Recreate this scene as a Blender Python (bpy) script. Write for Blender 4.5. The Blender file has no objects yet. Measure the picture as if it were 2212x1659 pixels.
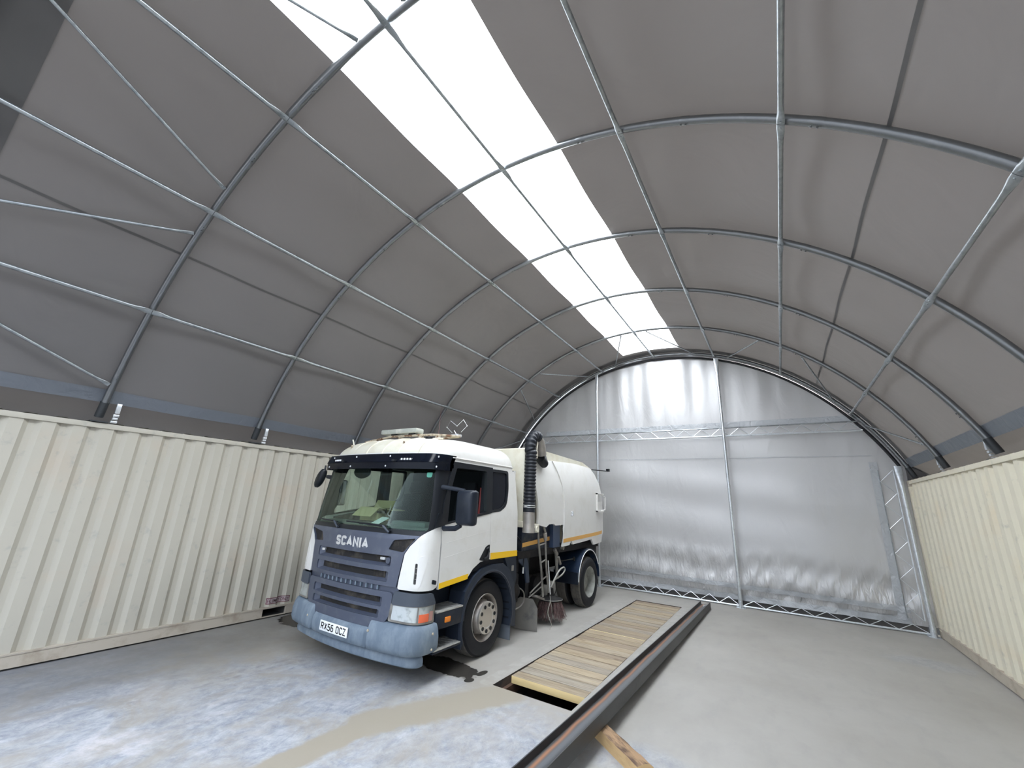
import bpy, bmesh, math, random
from mathutils import Vector, Matrix
random.seed(7)
C = bpy.context.scene
COL = C.collection
PI = math.pi
sin, cos, rad = math.sin, math.cos, math.radians

# ------------------------------------------------------------------ camera
cam_d = bpy.data.cameras.new('camera'); cam = bpy.data.objects.new('camera', cam_d); COL.objects.link(cam)
cam_d.sensor_fit = 'HORIZONTAL'; cam_d.sensor_width = 36.0; cam_d.lens = 878.87 / 2212 * 36.0
cam_d.clip_start = 0.05; cam_d.clip_end = 300
def cam_axes(yaw, pitch, roll):
    f = Vector((sin(yaw)*cos(pitch), cos(yaw)*cos(pitch), sin(pitch)))
    r = Vector((cos(yaw), -sin(yaw), 0)); u = r.cross(f)
    return cos(roll)*r + sin(roll)*u, -sin(roll)*r + cos(roll)*u, f
cr_, cu_, cf_ = cam_axes(-0.5742, 0.2828, 0.0462)
M = Matrix(((cr_.x, cu_.x, -cf_.x, 2.6482), (cr_.y, cu_.y, -cf_.y, 0.0), (cr_.z, cu_.z, -cf_.z, 2.1035), (0, 0, 0, 1)))
cam.matrix_world = M
C.camera = cam

# ------------------------------------------------------------------ light, world, exposure
w = bpy.data.worlds.new('world'); C.world = w; w.use_nodes = True
wn, wl = w.node_tree.nodes, w.node_tree.links
wn.clear()
wo = wn.new('ShaderNodeOutputWorld'); bg = wn.new('ShaderNodeBackground')
tc = wn.new('ShaderNodeTexCoord'); sx = wn.new('ShaderNodeSeparateXYZ'); mr = wn.new('ShaderNodeMapRange')
cr = wn.new('ShaderNodeValToRGB')
wl.new(tc.outputs['Generated'], sx.inputs[0]); wl.new(sx.outputs['Z'], mr.inputs['Value'])
mr.inputs['From Min'].default_value = 0.0; mr.inputs['From Max'].default_value = 0.95
wl.new(mr.outputs[0], cr.inputs[0]); wl.new(cr.outputs[0], bg.inputs[0]); wl.new(bg.outputs[0], wo.inputs[0])
cr.color_ramp.elements[0].color = (0.20, 0.215, 0.235, 1); cr.color_ramp.elements[1].color = (1.0, 1.12, 1.32, 1)
e_ = cr.color_ramp.elements.new(0.30); e_.color = (0.42, 0.47, 0.54, 1)
bg.inputs[1].default_value = 2.0
sun_d = bpy.data.lights.new('sun', 'SUN'); sun = bpy.data.objects.new('sun', sun_d); COL.objects.link(sun)
sun_d.energy = 21.0; sun_d.angle = rad(8); sun_d.color = (1.0, 0.975, 0.94)
sun.rotation_euler = (rad(-34), rad(27), 0)      # high sun, from beyond the closed end, onto the roof
C.view_settings.view_transform = 'Standard'; C.view_settings.look = 'None'
C.view_settings.gamma = 1; C.view_settings.use_curve_mapping = False
C.view_settings.exposure = 1.25

# ------------------------------------------------------------------ helpers
def tag(o, label=None, cat=None, group=None, kind=None):
    if label: o['label'] = label
    if cat: o['category'] = cat
    if group: o['group'] = group
    if kind: o['kind'] = kind
    return o
def empty(name, loc=(0, 0, 0), label=None, cat=None, group=None):
    o = bpy.data.objects.new(name, None); COL.objects.link(o); o.location = loc
    o.empty_display_size = 0.2
    return tag(o, label, cat, group)
def link(name, me, mats, parent=None):
    o = bpy.data.objects.new(name, me); COL.objects.link(o)
    for m in (mats if isinstance(mats, (list, tuple)) else [mats]): me.materials.append(m)
    if parent is not None:
        o.parent = parent
        r = parent
        while r.parent is not None: r = r.parent
        if parent is r: o.matrix_parent_inverse = r.matrix_basis.inverted()
    return o
def smooth(me, ang=35):
    for p in me.polygons: p.use_smooth = True
    try: me.set_sharp_from_angle(angle=rad(ang))
    except Exception: pass
class MB:
    def __init__(s): s.bm = bmesh.new(); s.mi = 0
    def _v(s, co): return s.bm.verts.new(co)
    def face(s, vs):
        try: f = s.bm.faces.new(vs); f.material_index = s.mi; return f
        except ValueError: return None
    def box(s, x0, x1, y0, y1, z0, z1, bev=0, mat=None):
        n0 = len(s.bm.verts)
        r = bmesh.ops.create_cube(s.bm, size=1)
        for v in r['verts']:
            v.co = Vector(((x0+x1)/2 + v.co.x*(x1-x0), (y0+y1)/2 + v.co.y*(y1-y0), (z0+z1)/2 + v.co.z*(z1-z0)))
        fs = {f for v in r['verts'] for f in v.link_faces}
        for f in fs: f.material_index = s.mi
        vs = r['verts']
        if bev > 0:
            es = list({e for v in vs for e in v.link_edges})
            b = bmesh.ops.bevel(s.bm, geom=es, offset=bev, segments=2, affect='EDGES', profile=0.6)
            vs = list({v for f in b['faces'] for v in f.verts} | {v for v in vs if v.is_valid})
            for f in b['faces']: f.material_index = s.mi
        if mat is not None:
            for v in vs: v.co = mat @ v.co
        return s
    def loft(s, rings, closed=True, cap=True):
        R = [[s._v(p) for p in r] for r in rings]
        n = len(R[0])
        for a, b in zip(R, R[1:]):
            for i in range(n if closed else n-1):
                j = (i+1) % n
                s.face((a[i], a[j], b[j], b[i]))
        if cap and closed:
            s.face(R[0][::-1]); s.face(R[-1])
        return s
    def tube(s, pts, r, n=10, cap=True, squash=None):
        pts = [Vector(p) for p in pts]
        rings = []; up = None
        for i, p in enumerate(pts):
            t = (pts[min(i+1, len(pts)-1)] - pts[max(i-1, 0)]).normalized()
            if up is None:
                up = Vector((0, 0, 1)) if abs(t.z) < 0.9 else Vector((1, 0, 0))
            a = t.cross(up).normalized(); b = a.cross(t).normalized(); up = b
            rr = r[i] if isinstance(r, (list, tuple)) else r
            rings.append([p + a*rr*cos(2*PI*k/n) + b*rr*sin(2*PI*k/n) for k in range(n)])
        return s.loft(rings, True, cap)
    def lathe(s, prof, c, axis='x', n=32, closed=False, a0=0, a1=2*PI):
        full = abs(a1-a0-2*PI) < 1e-6
        m = n if full else n+1
        rings = []
        for k in range(m):
            a = a0 + (a1-a0)*k/n
            ring = []
            for (h, r) in prof:
                if axis == 'x': p = (c[0]+h, c[1]+r*cos(a), c[2]+r*sin(a))
                elif axis == 'y': p = (c[0]+r*cos(a), c[1]+h, c[2]+r*sin(a))
                else: p = (c[0]+r*cos(a), c[1]+r*sin(a), c[2]+h)
                ring.append(s._v(p))
            rings.append(ring)
        L = len(prof)
        for k in range(n):
            a, b = rings[k], rings[(k+1) % m]
            for i in range(L if closed else L-1):
                j = (i+1) % L
                s.face((a[i], b[i], b[j], a[j]))
        return s
    def prism(s, poly, axis, a, b):      # poly in the plane normal to axis
        def P(q, h):
            return {'x': (h, q[0], q[1]), 'y': (q[0], h, q[1]), 'z': (q[0], q[1], h)}[axis]
        A = [s._v(P(q, a)) for q in poly]; B = [s._v(P(q, b)) for q in poly]
        n = len(poly)
        s.face(A[::-1]); s.face(B)
        for i in range(n): s.face((A[i], A[(i+1) % n], B[(i+1) % n], B[i]))
        return s
    def grid(s, fn, us, vs):
        G = [[s._v(fn(u, v)) for v in vs] for u in us]
        for i in range(len(us)-1):
            for j in range(len(vs)-1): s.face((G[i][j], G[i+1][j], G[i+1][j+1], G[i][j+1]))
        return s
    def build(s, name, mats, parent=None, sm=35, recalc=True):
        if recalc: bmesh.ops.recalc_face_normals(s.bm, faces=s.bm.faces[:])
        me = bpy.data.meshes.new(name); s.bm.to_mesh(me); s.bm.free()
        if sm: smooth(me, sm)
        return link(name, me, mats, parent)
def rpoly(pts, r, n=5):
    out = []; N = len(pts)
    for i in range(N):
        p = Vector(pts[i][:2]); a = Vector(pts[i-1][:2]); b = Vector(pts[(i+1) % N][:2])
        ri = pts[i][2] if len(pts[i]) > 2 else r
        d1 = (a-p); d2 = (b-p)
        if ri <= 0: out.append(tuple(p)); continue
        ri = min(ri, d1.length*.48, d2.length*.48)
        q1 = p + d1.normalized()*ri; q2 = p + d2.normalized()*ri
        for k in range(n+1):
            t = k/n
            out.append(tuple(q1*(1-t)**2 + p*2*t*(1-t) + q2*t*t))
    return out
OUT_C = Vector((-2.285, 6.6, 0))      # patches on the truck face away from its long axis
def patch(outer, holes, fn, step=0.06, thick=0.012, off=0.0, mb=None):
    """polygon in (a,b) laid over the surface fn(a,b), with thickness"""
    bm = bmesh.new()
    es = []
    for loop in [outer]+list(holes):
        vs = [bm.verts.new((p[0], p[1], 0)) for p in loop]
        es += [bm.edges.new((vs[i], vs[(i+1) % len(vs)])) for i in range(len(vs))]
    bmesh.ops.triangle_fill(bm, use_beauty=True, use_dissolve=False, edges=es)
    xs = [p[0] for p in outer]; ys = [p[1] for p in outer]
    for ax, lo, hi in ((0, min(xs), max(xs)), (1, min(ys), max(ys))):
        n = int((hi-lo)/step)
        for k in range(1, n+1):
            v = lo + (hi-lo)*k/(n+1)
            co = (v, 0, 0) if ax == 0 else (0, v, 0); no = (1, 0, 0) if ax == 0 else (0, 1, 0)
            bmesh.ops.bisect_plane(bm, geom=bm.verts[:]+bm.edges[:]+bm.faces[:], plane_co=co, plane_no=no, dist=1e-5)
    bm.verts.ensure_lookup_table()
    m = mb or MB()
    F = {}; B = {}
    for v in bm.verts:
        a, b = v.co.x, v.co.y
        p = Vector(fn(a, b)); e = 1e-3
        du = Vector(fn(a+e, b)) - p; dv = Vector(fn(a, b+e)) - p
        nn = du.cross(dv).normalized()
        axis_y = max(4.9, min(9.0, p.y))
        if nn.dot(Vector((p.x, p.y, 0)) - Vector((OUT_C.x, axis_y, 0))) < 0: nn = -nn
        F[v.index] = m._v(p + nn*off); B[v.index] = m._v(p + nn*(off-thick))
    for f in bm.faces:
        ids = [v.index for v in f.verts]
        m.face([F[i] for i in ids]); m.face([B[i] for i in ids][::-1])
    for e in bm.edges:
        if len(e.link_faces) == 1:
            i, j = e.verts[0].index, e.verts[1].index
            m.face((F[i], F[j], B[j], B[i]))
    bm.free()
    return m
def text_mesh(txt, height, extrude=0.004, offset=0.0, width=None, shear=0.0):
    cu = bpy.data.curves.new('lettering', 'FONT'); cu.body = txt; cu.extrude = extrude; cu.offset = offset; cu.shear = shear
    cu.align_x = 'CENTER'; cu.align_y = 'CENTER'; cu.size = 1
    o = bpy.data.objects.new('lettering', cu); COL.objects.link(o)
    dg = bpy.context.evaluated_depsgraph_get()
    me = bpy.data.meshes.new_from_object(o.evaluated_get(dg))
    bpy.data.objects.remove(o); bpy.data.curves.remove(cu)
    xs = [v.co.x for v in me.vertices]; ys = [v.co.y for v in me.vertices]
    cx, cy = (min(xs)+max(xs))/2, (min(ys)+max(ys))/2
    sy = height/(max(ys)-min(ys)); sxx = (width/(max(xs)-min(xs))) if width else sy
    for v in me.vertices: v.co = Vector(((v.co.x-cx)*sxx, (v.co.y-cy)*sy, v.co.z))
    return me

GLY = {
 'A': (.86, [[(0, 0), (.43, 1.0), (.86, 0)], [(.2, .3), (.66, .3)]]),
 'N': (.80, [[(0, 0), (0, 1), (.8, 0), (.8, 1)]]), 'I': (.04, [[(0, 0), (0, 1)]]),
 'S': (.74, [[(.74, .80), (.70, .93), (.56, 1), (.18, 1), (.04, .92), (0, .76), (.05, .60), (.2, .53), (.54, .47), (.69, .40), (.74, .24), (.70, .08), (.56, 0), (.18, 0), (.04, .07), (0, .20)]]),
 'C': (.72, [[(.72, .76), (.68, .92), (.54, 1), (.18, 1), (.04, .92), (0, .76), (0, .24), (.04, .08), (.18, 0), (.54, 0), (.68, .08), (.72, .24)]]),
 'O': (.72, [[(.36, 0), (.54, 0), (.68, .08), (.72, .24), (.72, .76), (.68, .92), (.54, 1), (.18, 1), (.04, .92), (0, .76), (0, .24), (.04, .08), (.18, 0), (.37, 0)]]),
 'R': (.72, [[(0, 0), (0, 1), (.50, 1), (.65, .94), (.70, .80), (.70, .70), (.65, .55), (.50, .48), (0, .48)], [(.40, .48), (.72, 0)]]),
 'X': (.76, [[(0, 0), (.76, 1)], [(0, 1), (.76, 0)]]), 'Z': (.68, [[(0, 1), (.68, 1), (0, 0), (.68, 0)]]),
 '5': (.66, [[(.62, 1), (.08, 1), (.04, .55), (.44, .58), (.60, .52), (.66, .38), (.66, .20), (.60, .06), (.46, 0), (.16, 0), (.04, .06), (0, .18)]]),
 '6': (.68, [[(.62, .92), (.48, 1), (.20, 1), (.06, .93), (0, .78), (0, .20), (.06, .06), (.20, 0), (.48, 0), (.62, .06), (.68, .20), (.68, .38), (.62, .52), (.48, .57), (.18, .57), (.03, .50)]]),
 ' ': (.30, [])}
def stroke_text(txt, H, W, t, gap, depth, fn):
    """lettering built from thick strokes; fn maps (x, y, d) to world"""
    mb = MB(); x = 0; items = []
    for ch in txt:
        wd, pl_ = GLY[ch]; items.append((x, pl_)); x += wd + gap
    tot = x-gap; sx_, sy_ = (W-t*H)/tot, H*(1-t)
    hw_ = t*H/2
    for x0, pls in items:
        for pl_ in pls:
            P_ = [Vector(((x0+p[0]-tot/2)*sx_, (p[1]-.5)*sy_, 0)) for p in pl_]
            L_, R_ = [], []
            for i, p in enumerate(P_):
                d0 = (p-P_[i-1]).normalized() if i else None; d1 = (P_[i+1]-p).normalized() if i < len(P_)-1 else None
                if d0 is None: d0 = d1
                if d1 is None: d1 = d0
                n0 = Vector((-d0.y, d0.x, 0)); n1 = Vector((-d1.y, d1.x, 0)); m_ = (n0+n1)
                if m_.length < .3: m_ = n0
                m_.normalize(); k_ = min(1.6, 1/max(.35, m_.dot(n0)))
                e_ = d0*(-hw_*.9 if i == 0 else (hw_*.9 if i == len(P_)-1 else 0)) if len(P_) < 6 and abs(d0.x*d0.y) < .02 else Vector((0, 0, 0))
                L_.append(p+m_*hw_*k_+e_); R_.append(p-m_*hw_*k_+e_)
            F0 = [(mb._v(fn(a.x, a.y, depth)), mb._v(fn(b.x, b.y, depth)), mb._v(fn(b.x, b.y, 0)), mb._v(fn(a.x, a.y, 0))) for a, b in zip(L_, R_)]
            mb.face(F0[0]); mb.face(F0[-1][::-1])
            for a, b in zip(F0, F0[1:]):
                for i in range(4): j = (i+1) % 4; mb.face((a[i], a[j], b[j], b[i]))
    return mb

# ------------------------------------------------------------------ materials
def mat(name, col, rough=0.6, metal=0.0, var=None, bump=None, spec=0.5, coat=0.0, dirt=None):
    m = bpy.data.materials.new(name); m.use_nodes = True
    nt = m.node_tree; N, L = nt.nodes, nt.links
    b = N['Principled BSDF']
    b.inputs['Base Color'].default_value = (*col, 1); b.inputs['Roughness'].default_value = rough
    b.inputs['Metallic'].default_value = metal; b.inputs['Specular IOR Level'].default_value = spec
    b.inputs['Coat Weight'].default_value = coat
    if max(col) < .05: b.inputs['Specular IOR Level'].default_value = min(spec, .3); b.inputs['Coat Roughness'].default_value = 0.1
    tc = N.new('ShaderNodeTexCoord')
    src = None
    def noise(scale, det=4, stretch=None, rough_=0.6):
        n = N.new('ShaderNodeTexNoise'); n.inputs['Scale'].default_value = scale; n.inputs['Detail'].default_value = det
        n.inputs['Roughness'].default_value = rough_
        if stretch:
            mp = N.new('ShaderNodeMapping'); mp.inputs['Scale'].default_value = stretch
            L.new(tc.outputs['Object'], mp.inputs[0]); L.new(mp.outputs[0], n.inputs['Vector'])
        else: L.new(tc.outputs['Object'], n.inputs['Vector'])
        return n
    cur = None
    for v in (var or []):
        col2, scale, lo, hi = v[:4]; st = v[4] if len(v) > 4 else None
        n = noise(scale, 5, st)
        r = N.new('ShaderNodeValToRGB'); r.color_ramp.elements[0].position = lo; r.color_ramp.elements[1].position = hi
        L.new(n.outputs['Fac'], r.inputs[0])
        mx = N.new('ShaderNodeMix'); mx.data_type = 'RGBA'
        if cur is None: mx.inputs['A'].default_value = (*col, 1)
        else: L.new(cur, mx.inputs['A'])
        mx.inputs['B'].default_value = (*col2, 1); L.new(r.outputs[0], mx.inputs['Factor'])
        cur = mx.outputs['Result']
    if cur is not None: L.new(cur, b.inputs['Base Color'])
    if bump:
        scale, strength, dist = bump[:3]; st = bump[3] if len(bump) > 3 else None
        n = noise(scale, 4, st)
        bp = N.new('ShaderNodeBump'); bp.inputs['Strength'].default_value = strength; bp.inputs['Distance'].default_value = dist
        L.new(n.outputs['Fac'], bp.inputs['Height']); L.new(bp.outputs[0], b.inputs['Normal'])
    return m
def glass_mat(name, tint, gloss=0.6, rough=0.02):
    m = bpy.data.materials.new(name); m.use_nodes = True
    N, L = m.node_tree.nodes, m.node_tree.links; N.clear()
    o = N.new('ShaderNodeOutputMaterial'); t = N.new('ShaderNodeBsdfTransparent'); g = N.new('ShaderNodeBsdfGlossy')
    f = N.new('ShaderNodeFresnel'); f.inputs[0].default_value = 1.5; mx = N.new('ShaderNodeMixShader')
    t.inputs[0].default_value = (*tint, 1); g.inputs['Roughness'].default_value = rough
    mm = N.new('ShaderNodeMath'); mm.operation = 'MULTIPLY'; mm.inputs[1].default_value = gloss
    L.new(f.outputs[0], mm.inputs[0]); L.new(mm.outputs[0], mx.inputs[0]); L.new(t.outputs[0], mx.inputs[1]); L.new(g.outputs[0], mx.inputs[2])
    L.new(mx.outputs[0], o.inputs[0])
    return m
galv = mat('galvanised_steel', (0.40, 0.43, 0.45), 0.34, 0.85, var=[((0.26, 0.29, 0.31), 14, 0.45, 0.7)])
arch_m = mat('dull_galvanised_arch', (0.22, 0.23, 0.24), 0.30, 0.8, var=[((0.27, 0.28, 0.29), 9, 0.55, 0.75)])
galv_lt = mat('bright_zinc', (0.72, 0.76, 0.80), 0.35, 0.75, var=[((0.5, 0.53, 0.56), 20, 0.5, 0.8)])
darksteel = mat('dark_steel', (0.05, 0.055, 0.06), 0.5, 0.4)
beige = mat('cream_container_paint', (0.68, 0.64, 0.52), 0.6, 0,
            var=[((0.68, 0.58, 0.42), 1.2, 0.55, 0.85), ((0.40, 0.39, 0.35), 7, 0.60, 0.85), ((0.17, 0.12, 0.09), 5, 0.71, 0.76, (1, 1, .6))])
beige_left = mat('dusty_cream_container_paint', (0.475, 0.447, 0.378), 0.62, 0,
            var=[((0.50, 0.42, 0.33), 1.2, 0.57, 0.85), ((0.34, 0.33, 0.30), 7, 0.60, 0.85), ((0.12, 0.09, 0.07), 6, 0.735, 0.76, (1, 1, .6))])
rail_m = mat('dusty_cream_paint', (0.46, 0.41, 0.34), 0.65, 0, var=[((0.30, 0.24, 0.18), 5, 0.5, 0.8)])
inside_dark = mat('pocket_steel', (0.06, 0.06, 0.06), 0.8)
white = mat('white_truck_paint', (0.74, 0.735, 0.715), 0.28, 0, var=[((0.66, 0.645, 0.60), 3, 0.5, 0.8)], coat=0.4)
creamroof = mat('dirty_white_paint', (0.72, 0.70, 0.60), 0.45, 0, var=[((0.60, 0.55, 0.42), 4, 0.45, 0.75)])
navy = mat('dark_navy_plastic', (0.012, 0.017, 0.028), 0.38, 0, var=[((0.025, 0.03, 0.038), 6, 0.5, 0.8)])
slate = mat('faded_slate_plastic', (0.055, 0.068, 0.09), 0.5, 0, var=[((0.09, 0.10, 0.12), 6, 0.5, 0.8)])
black = mat('black_plastic', (0.012, 0.014, 0.018), 0.35)
grille_m = mat('slate_blue_grille', (0.082, 0.096, 0.138), 0.34, 0.25, var=[((0.125, 0.14, 0.175), 6, 0.5, 0.8)], coat=0.15)
bump_m = mat('faded_blue_grey_plastic', (0.125, 0.165, 0.215), 0.6, 0,
             var=[((0.225, 0.275, 0.325), 7, 0.42, 0.75, (1, 1, .5)), ((0.38, 0.16, 0.10), 2.2, 0.71, 0.74)], bump=(30, .1, .01))
mesh_m = mat('dirty_grille_mesh', (0.022, 0.021, 0.021), 0.8, 0, var=[((0.10, 0.085, 0.068), 5, 0.5, 0.75)], bump=(160, .6, .004))
badge_m = mat('silver_lettering', (0.82, 0.84, 0.86), 0.25, 0.6)
yellow = mat('yellow_reflective_tape', (0.90, 0.55, 0.01), 0.30)
arch_navy = mat('slate_navy_arch', (0.021, 0.028, 0.043), 0.36, 0, var=[((0.034, 0.042, 0.058), 5, 0.5, 0.8)])
orange = mat('faded_orange_stripe', (0.72, 0.40, 0.10), 0.5)
platewhite = mat('number_plate_white', (0.85, 0.87, 0.88), 0.4)
amber = mat('amber_lens', (0.75, 0.22, 0.02), 0.25)
redlens = mat('red_orange_lens', (0.80, 0.16, 0.07), 0.3)
clearlens = mat('clear_lens', (0.62, 0.66, 0.66), 0.12, 0.6, var=[((0.30, 0.33, 0.33), 9, 0.5, 0.7)])
rubber = mat('tyre_rubber', (0.011, 0.012, 0.015), 0.62, 0, var=[((0.018, 0.018, 0.02), 4, 0.5, 0.75)], bump=(40, .1, .004))
tread = mat('dusty_tyre_tread', (0.13, 0.12, 0.105), 0.85, 0, var=[((0.06, 0.06, 0.06), 9, 0.5, 0.75)])
alloy = mat('dull_wheel_metal', (0.40, 0.37, 0.34), 0.45, 0.6, var=[((0.2, 0.17, 0.15), 6, 0.45, 0.75)])
alloy2 = mat('bright_wheel_trim', (0.62, 0.60, 0.57), 0.3, 0.8)
rearrim = mat('dusty_rear_rim', (0.30, 0.31, 0.29), 0.7, 0.1, var=[((0.15, 0.15, 0.14), 6, 0.45, 0.75)])
hose_m = mat('black_ribbed_hose', (0.02, 0.023, 0.03), 0.45)
pipe_m = mat('weathered_steel_pipe', (0.38, 0.36, 0.34), 0.45, 0.6, var=[((0.55, 0.52, 0.48), 5, 0.5, 0.8)])
under = mat('oily_underbody', (0.012, 0.012, 0.013), 0.7, 0.1, var=[((0.035, 0.03, 0.027), 6, 0.5, 0.8)])
greymetal = mat('worn_grey_metal', (0.26, 0.25, 0.23), 0.5, 0.5, var=[((0.12, 0.11, 0.1), 6, 0.45, 0.75)])
steptread = mat('step_tread_plate', (0.60, 0.60, 0.58), 0.4, 0.6, var=[((0.42, 0.41, 0.39), 14, 0.45, 0.7)])
fabric_dark = mat('dark_seat_fabric', (0.02, 0.022, 0.028), 0.9)
dash_m = mat('grey_dashboard', (0.11, 0.125, 0.125), 0.7)
card = mat('cardboard', (0.50, 0.42, 0.24), 0.8)
paper = mat('white_paper', (0.75, 0.82, 0.85), 0.7)
screen_gl = glass_mat('tinted_windscreen_glass', (0.86, 0.95, 0.90), .22)
side_gl = glass_mat('side_window_glass', (0.93, 0.95, 0.95), 0.5)
bristle = mat('red_brown_bristles', (0.13, 0.075, 0.07), 0.8, 0, var=[((0.06, 0.04, 0.04), 30, 0.45, 0.6)])
rust = mat('rusty_cream_steel', (0.50, 0.44, 0.34), 0.7, 0.2, var=[((0.17, 0.09, 0.05), 12, 0.5, 0.62)])

def membrane_mat(name, col, transl, tcol, rough=0.5, bscale=1.5, bstr=0.25, spec=0.4, stretch=(1, 1, 1), dist=0.05):
    m = bpy.data.materials.new(name); m.use_nodes = True
    N, L = m.node_tree.nodes, m.node_tree.links
    b = N['Principled BSDF']; b.inputs['Base Color'].default_value = (*col, 1); b.inputs['Roughness'].default_value = rough
    b.inputs['Specular IOR Level'].default_value = spec
    tc = N.new('ShaderNodeTexCoord'); mp = N.new('ShaderNodeMapping'); mp.inputs['Scale'].default_value = stretch
    n = N.new('ShaderNodeTexNoise'); n.inputs['Scale'].default_value = bscale; n.inputs['Detail'].default_value = 3
    n.inputs['Distortion'].default_value = 1.2
    bp = N.new('ShaderNodeBump'); bp.inputs['Strength'].default_value = bstr; bp.inputs['Distance'].default_value = dist
    L.new(tc.outputs['Object'], mp.inputs[0]); L.new(mp.outputs[0], n.inputs['Vector']); L.new(n.outputs['Fac'], bp.inputs['Height'])
    L.new(bp.outputs[0], b.inputs['Normal'])
    if transl > 0:
        t = N.new('ShaderNodeBsdfTranslucent'); t.inputs[0].default_value = (*tcol, 1)
        mx = N.new('ShaderNodeMixShader'); mx.inputs[0].default_value = transl
        L.new(b.outputs[0], mx.inputs[1]); L.new(t.outputs[0], mx.inputs[2]); L.new(mx.outputs[0], N['Material Output'].inputs[0])
    return m
memb = membrane_mat('grey_pvc_membrane', (0.140, 0.135, 0.135), 0.019, (0.30, 0.27, 0.25), 0.55, 1.1, 0.35)
memb_dk = membrane_mat('grey_pvc_seam', (0.100, 0.097, 0.097), 0.0, (0, 0, 0), 0.55)
memb_hem = membrane_mat('blue_grey_pvc_hem', (0.145, 0.16, 0.185), 0.0, (0, 0, 0), 0.5, 4, .4)
skyl = membrane_mat('translucent_white_pvc', (0.85, 0.9, 0.92), 0.80, (0.93, 0.97, 1.0), 0.5, 2.0, 0.1)
def curtain_mat():
    m = membrane_mat('silver_grey_curtain', (0.52, 0.52, 0.53), 0.0, (0, 0, 0), 0.46, 3.0, 0.22, 0.6, (1, 1, .35))
    N, L = m.node_tree.nodes, m.node_tree.links
    b = N['Principled BSDF']; b.inputs['Metallic'].default_value = 0.38
    bp0 = [n for n in N if n.type == 'BUMP'][0]; tc = [n for n in N if n.type == 'TEX_COORD'][0]
    sp = N.new('ShaderNodeSeparateXYZ'); L.new(tc.outputs['Object'], sp.inputs[0])
    r = N.new('ShaderNodeMapRange'); r.inputs['From Min'].default_value = 1.5; r.inputs['From Max'].default_value = 0.25
    r.inputs['To Min'].default_value = 0.0; r.inputs['To Max'].default_value = 0.50
    L.new(sp.outputs['Z'], r.inputs['Value'])
    n2 = N.new('ShaderNodeTexNoise'); n2.inputs['Scale'].default_value = 3.4; n2.inputs['Detail'].default_value = 3; n2.inputs['Distortion'].default_value = .7
    mp = N.new('ShaderNodeMapping'); mp.inputs['Scale'].default_value = (3.4, 1, .9); mp.inputs['Rotation'].default_value = (0, .55, 0); L.new(tc.outputs['Object'], mp.inputs[0]); L.new(mp.outputs[0], n2.inputs['Vector'])
    bp = N.new('ShaderNodeBump'); bp.inputs['Distance'].default_value = .09
    L.new(n2.outputs['Fac'], bp.inputs['Height']); L.new(r.outputs[0], bp.inputs['Strength']); L.new(bp0.outputs[0], bp.inputs['Normal'])
    L.new(bp.outputs[0], b.inputs['Normal'])
    return m
curtain_m = curtain_mat()
curtain_hem = membrane_mat('silver_curtain_hem', (0.42, 0.44, 0.47), 0.0, (0, 0, 0), 0.3, 5, .5, .7)

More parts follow.
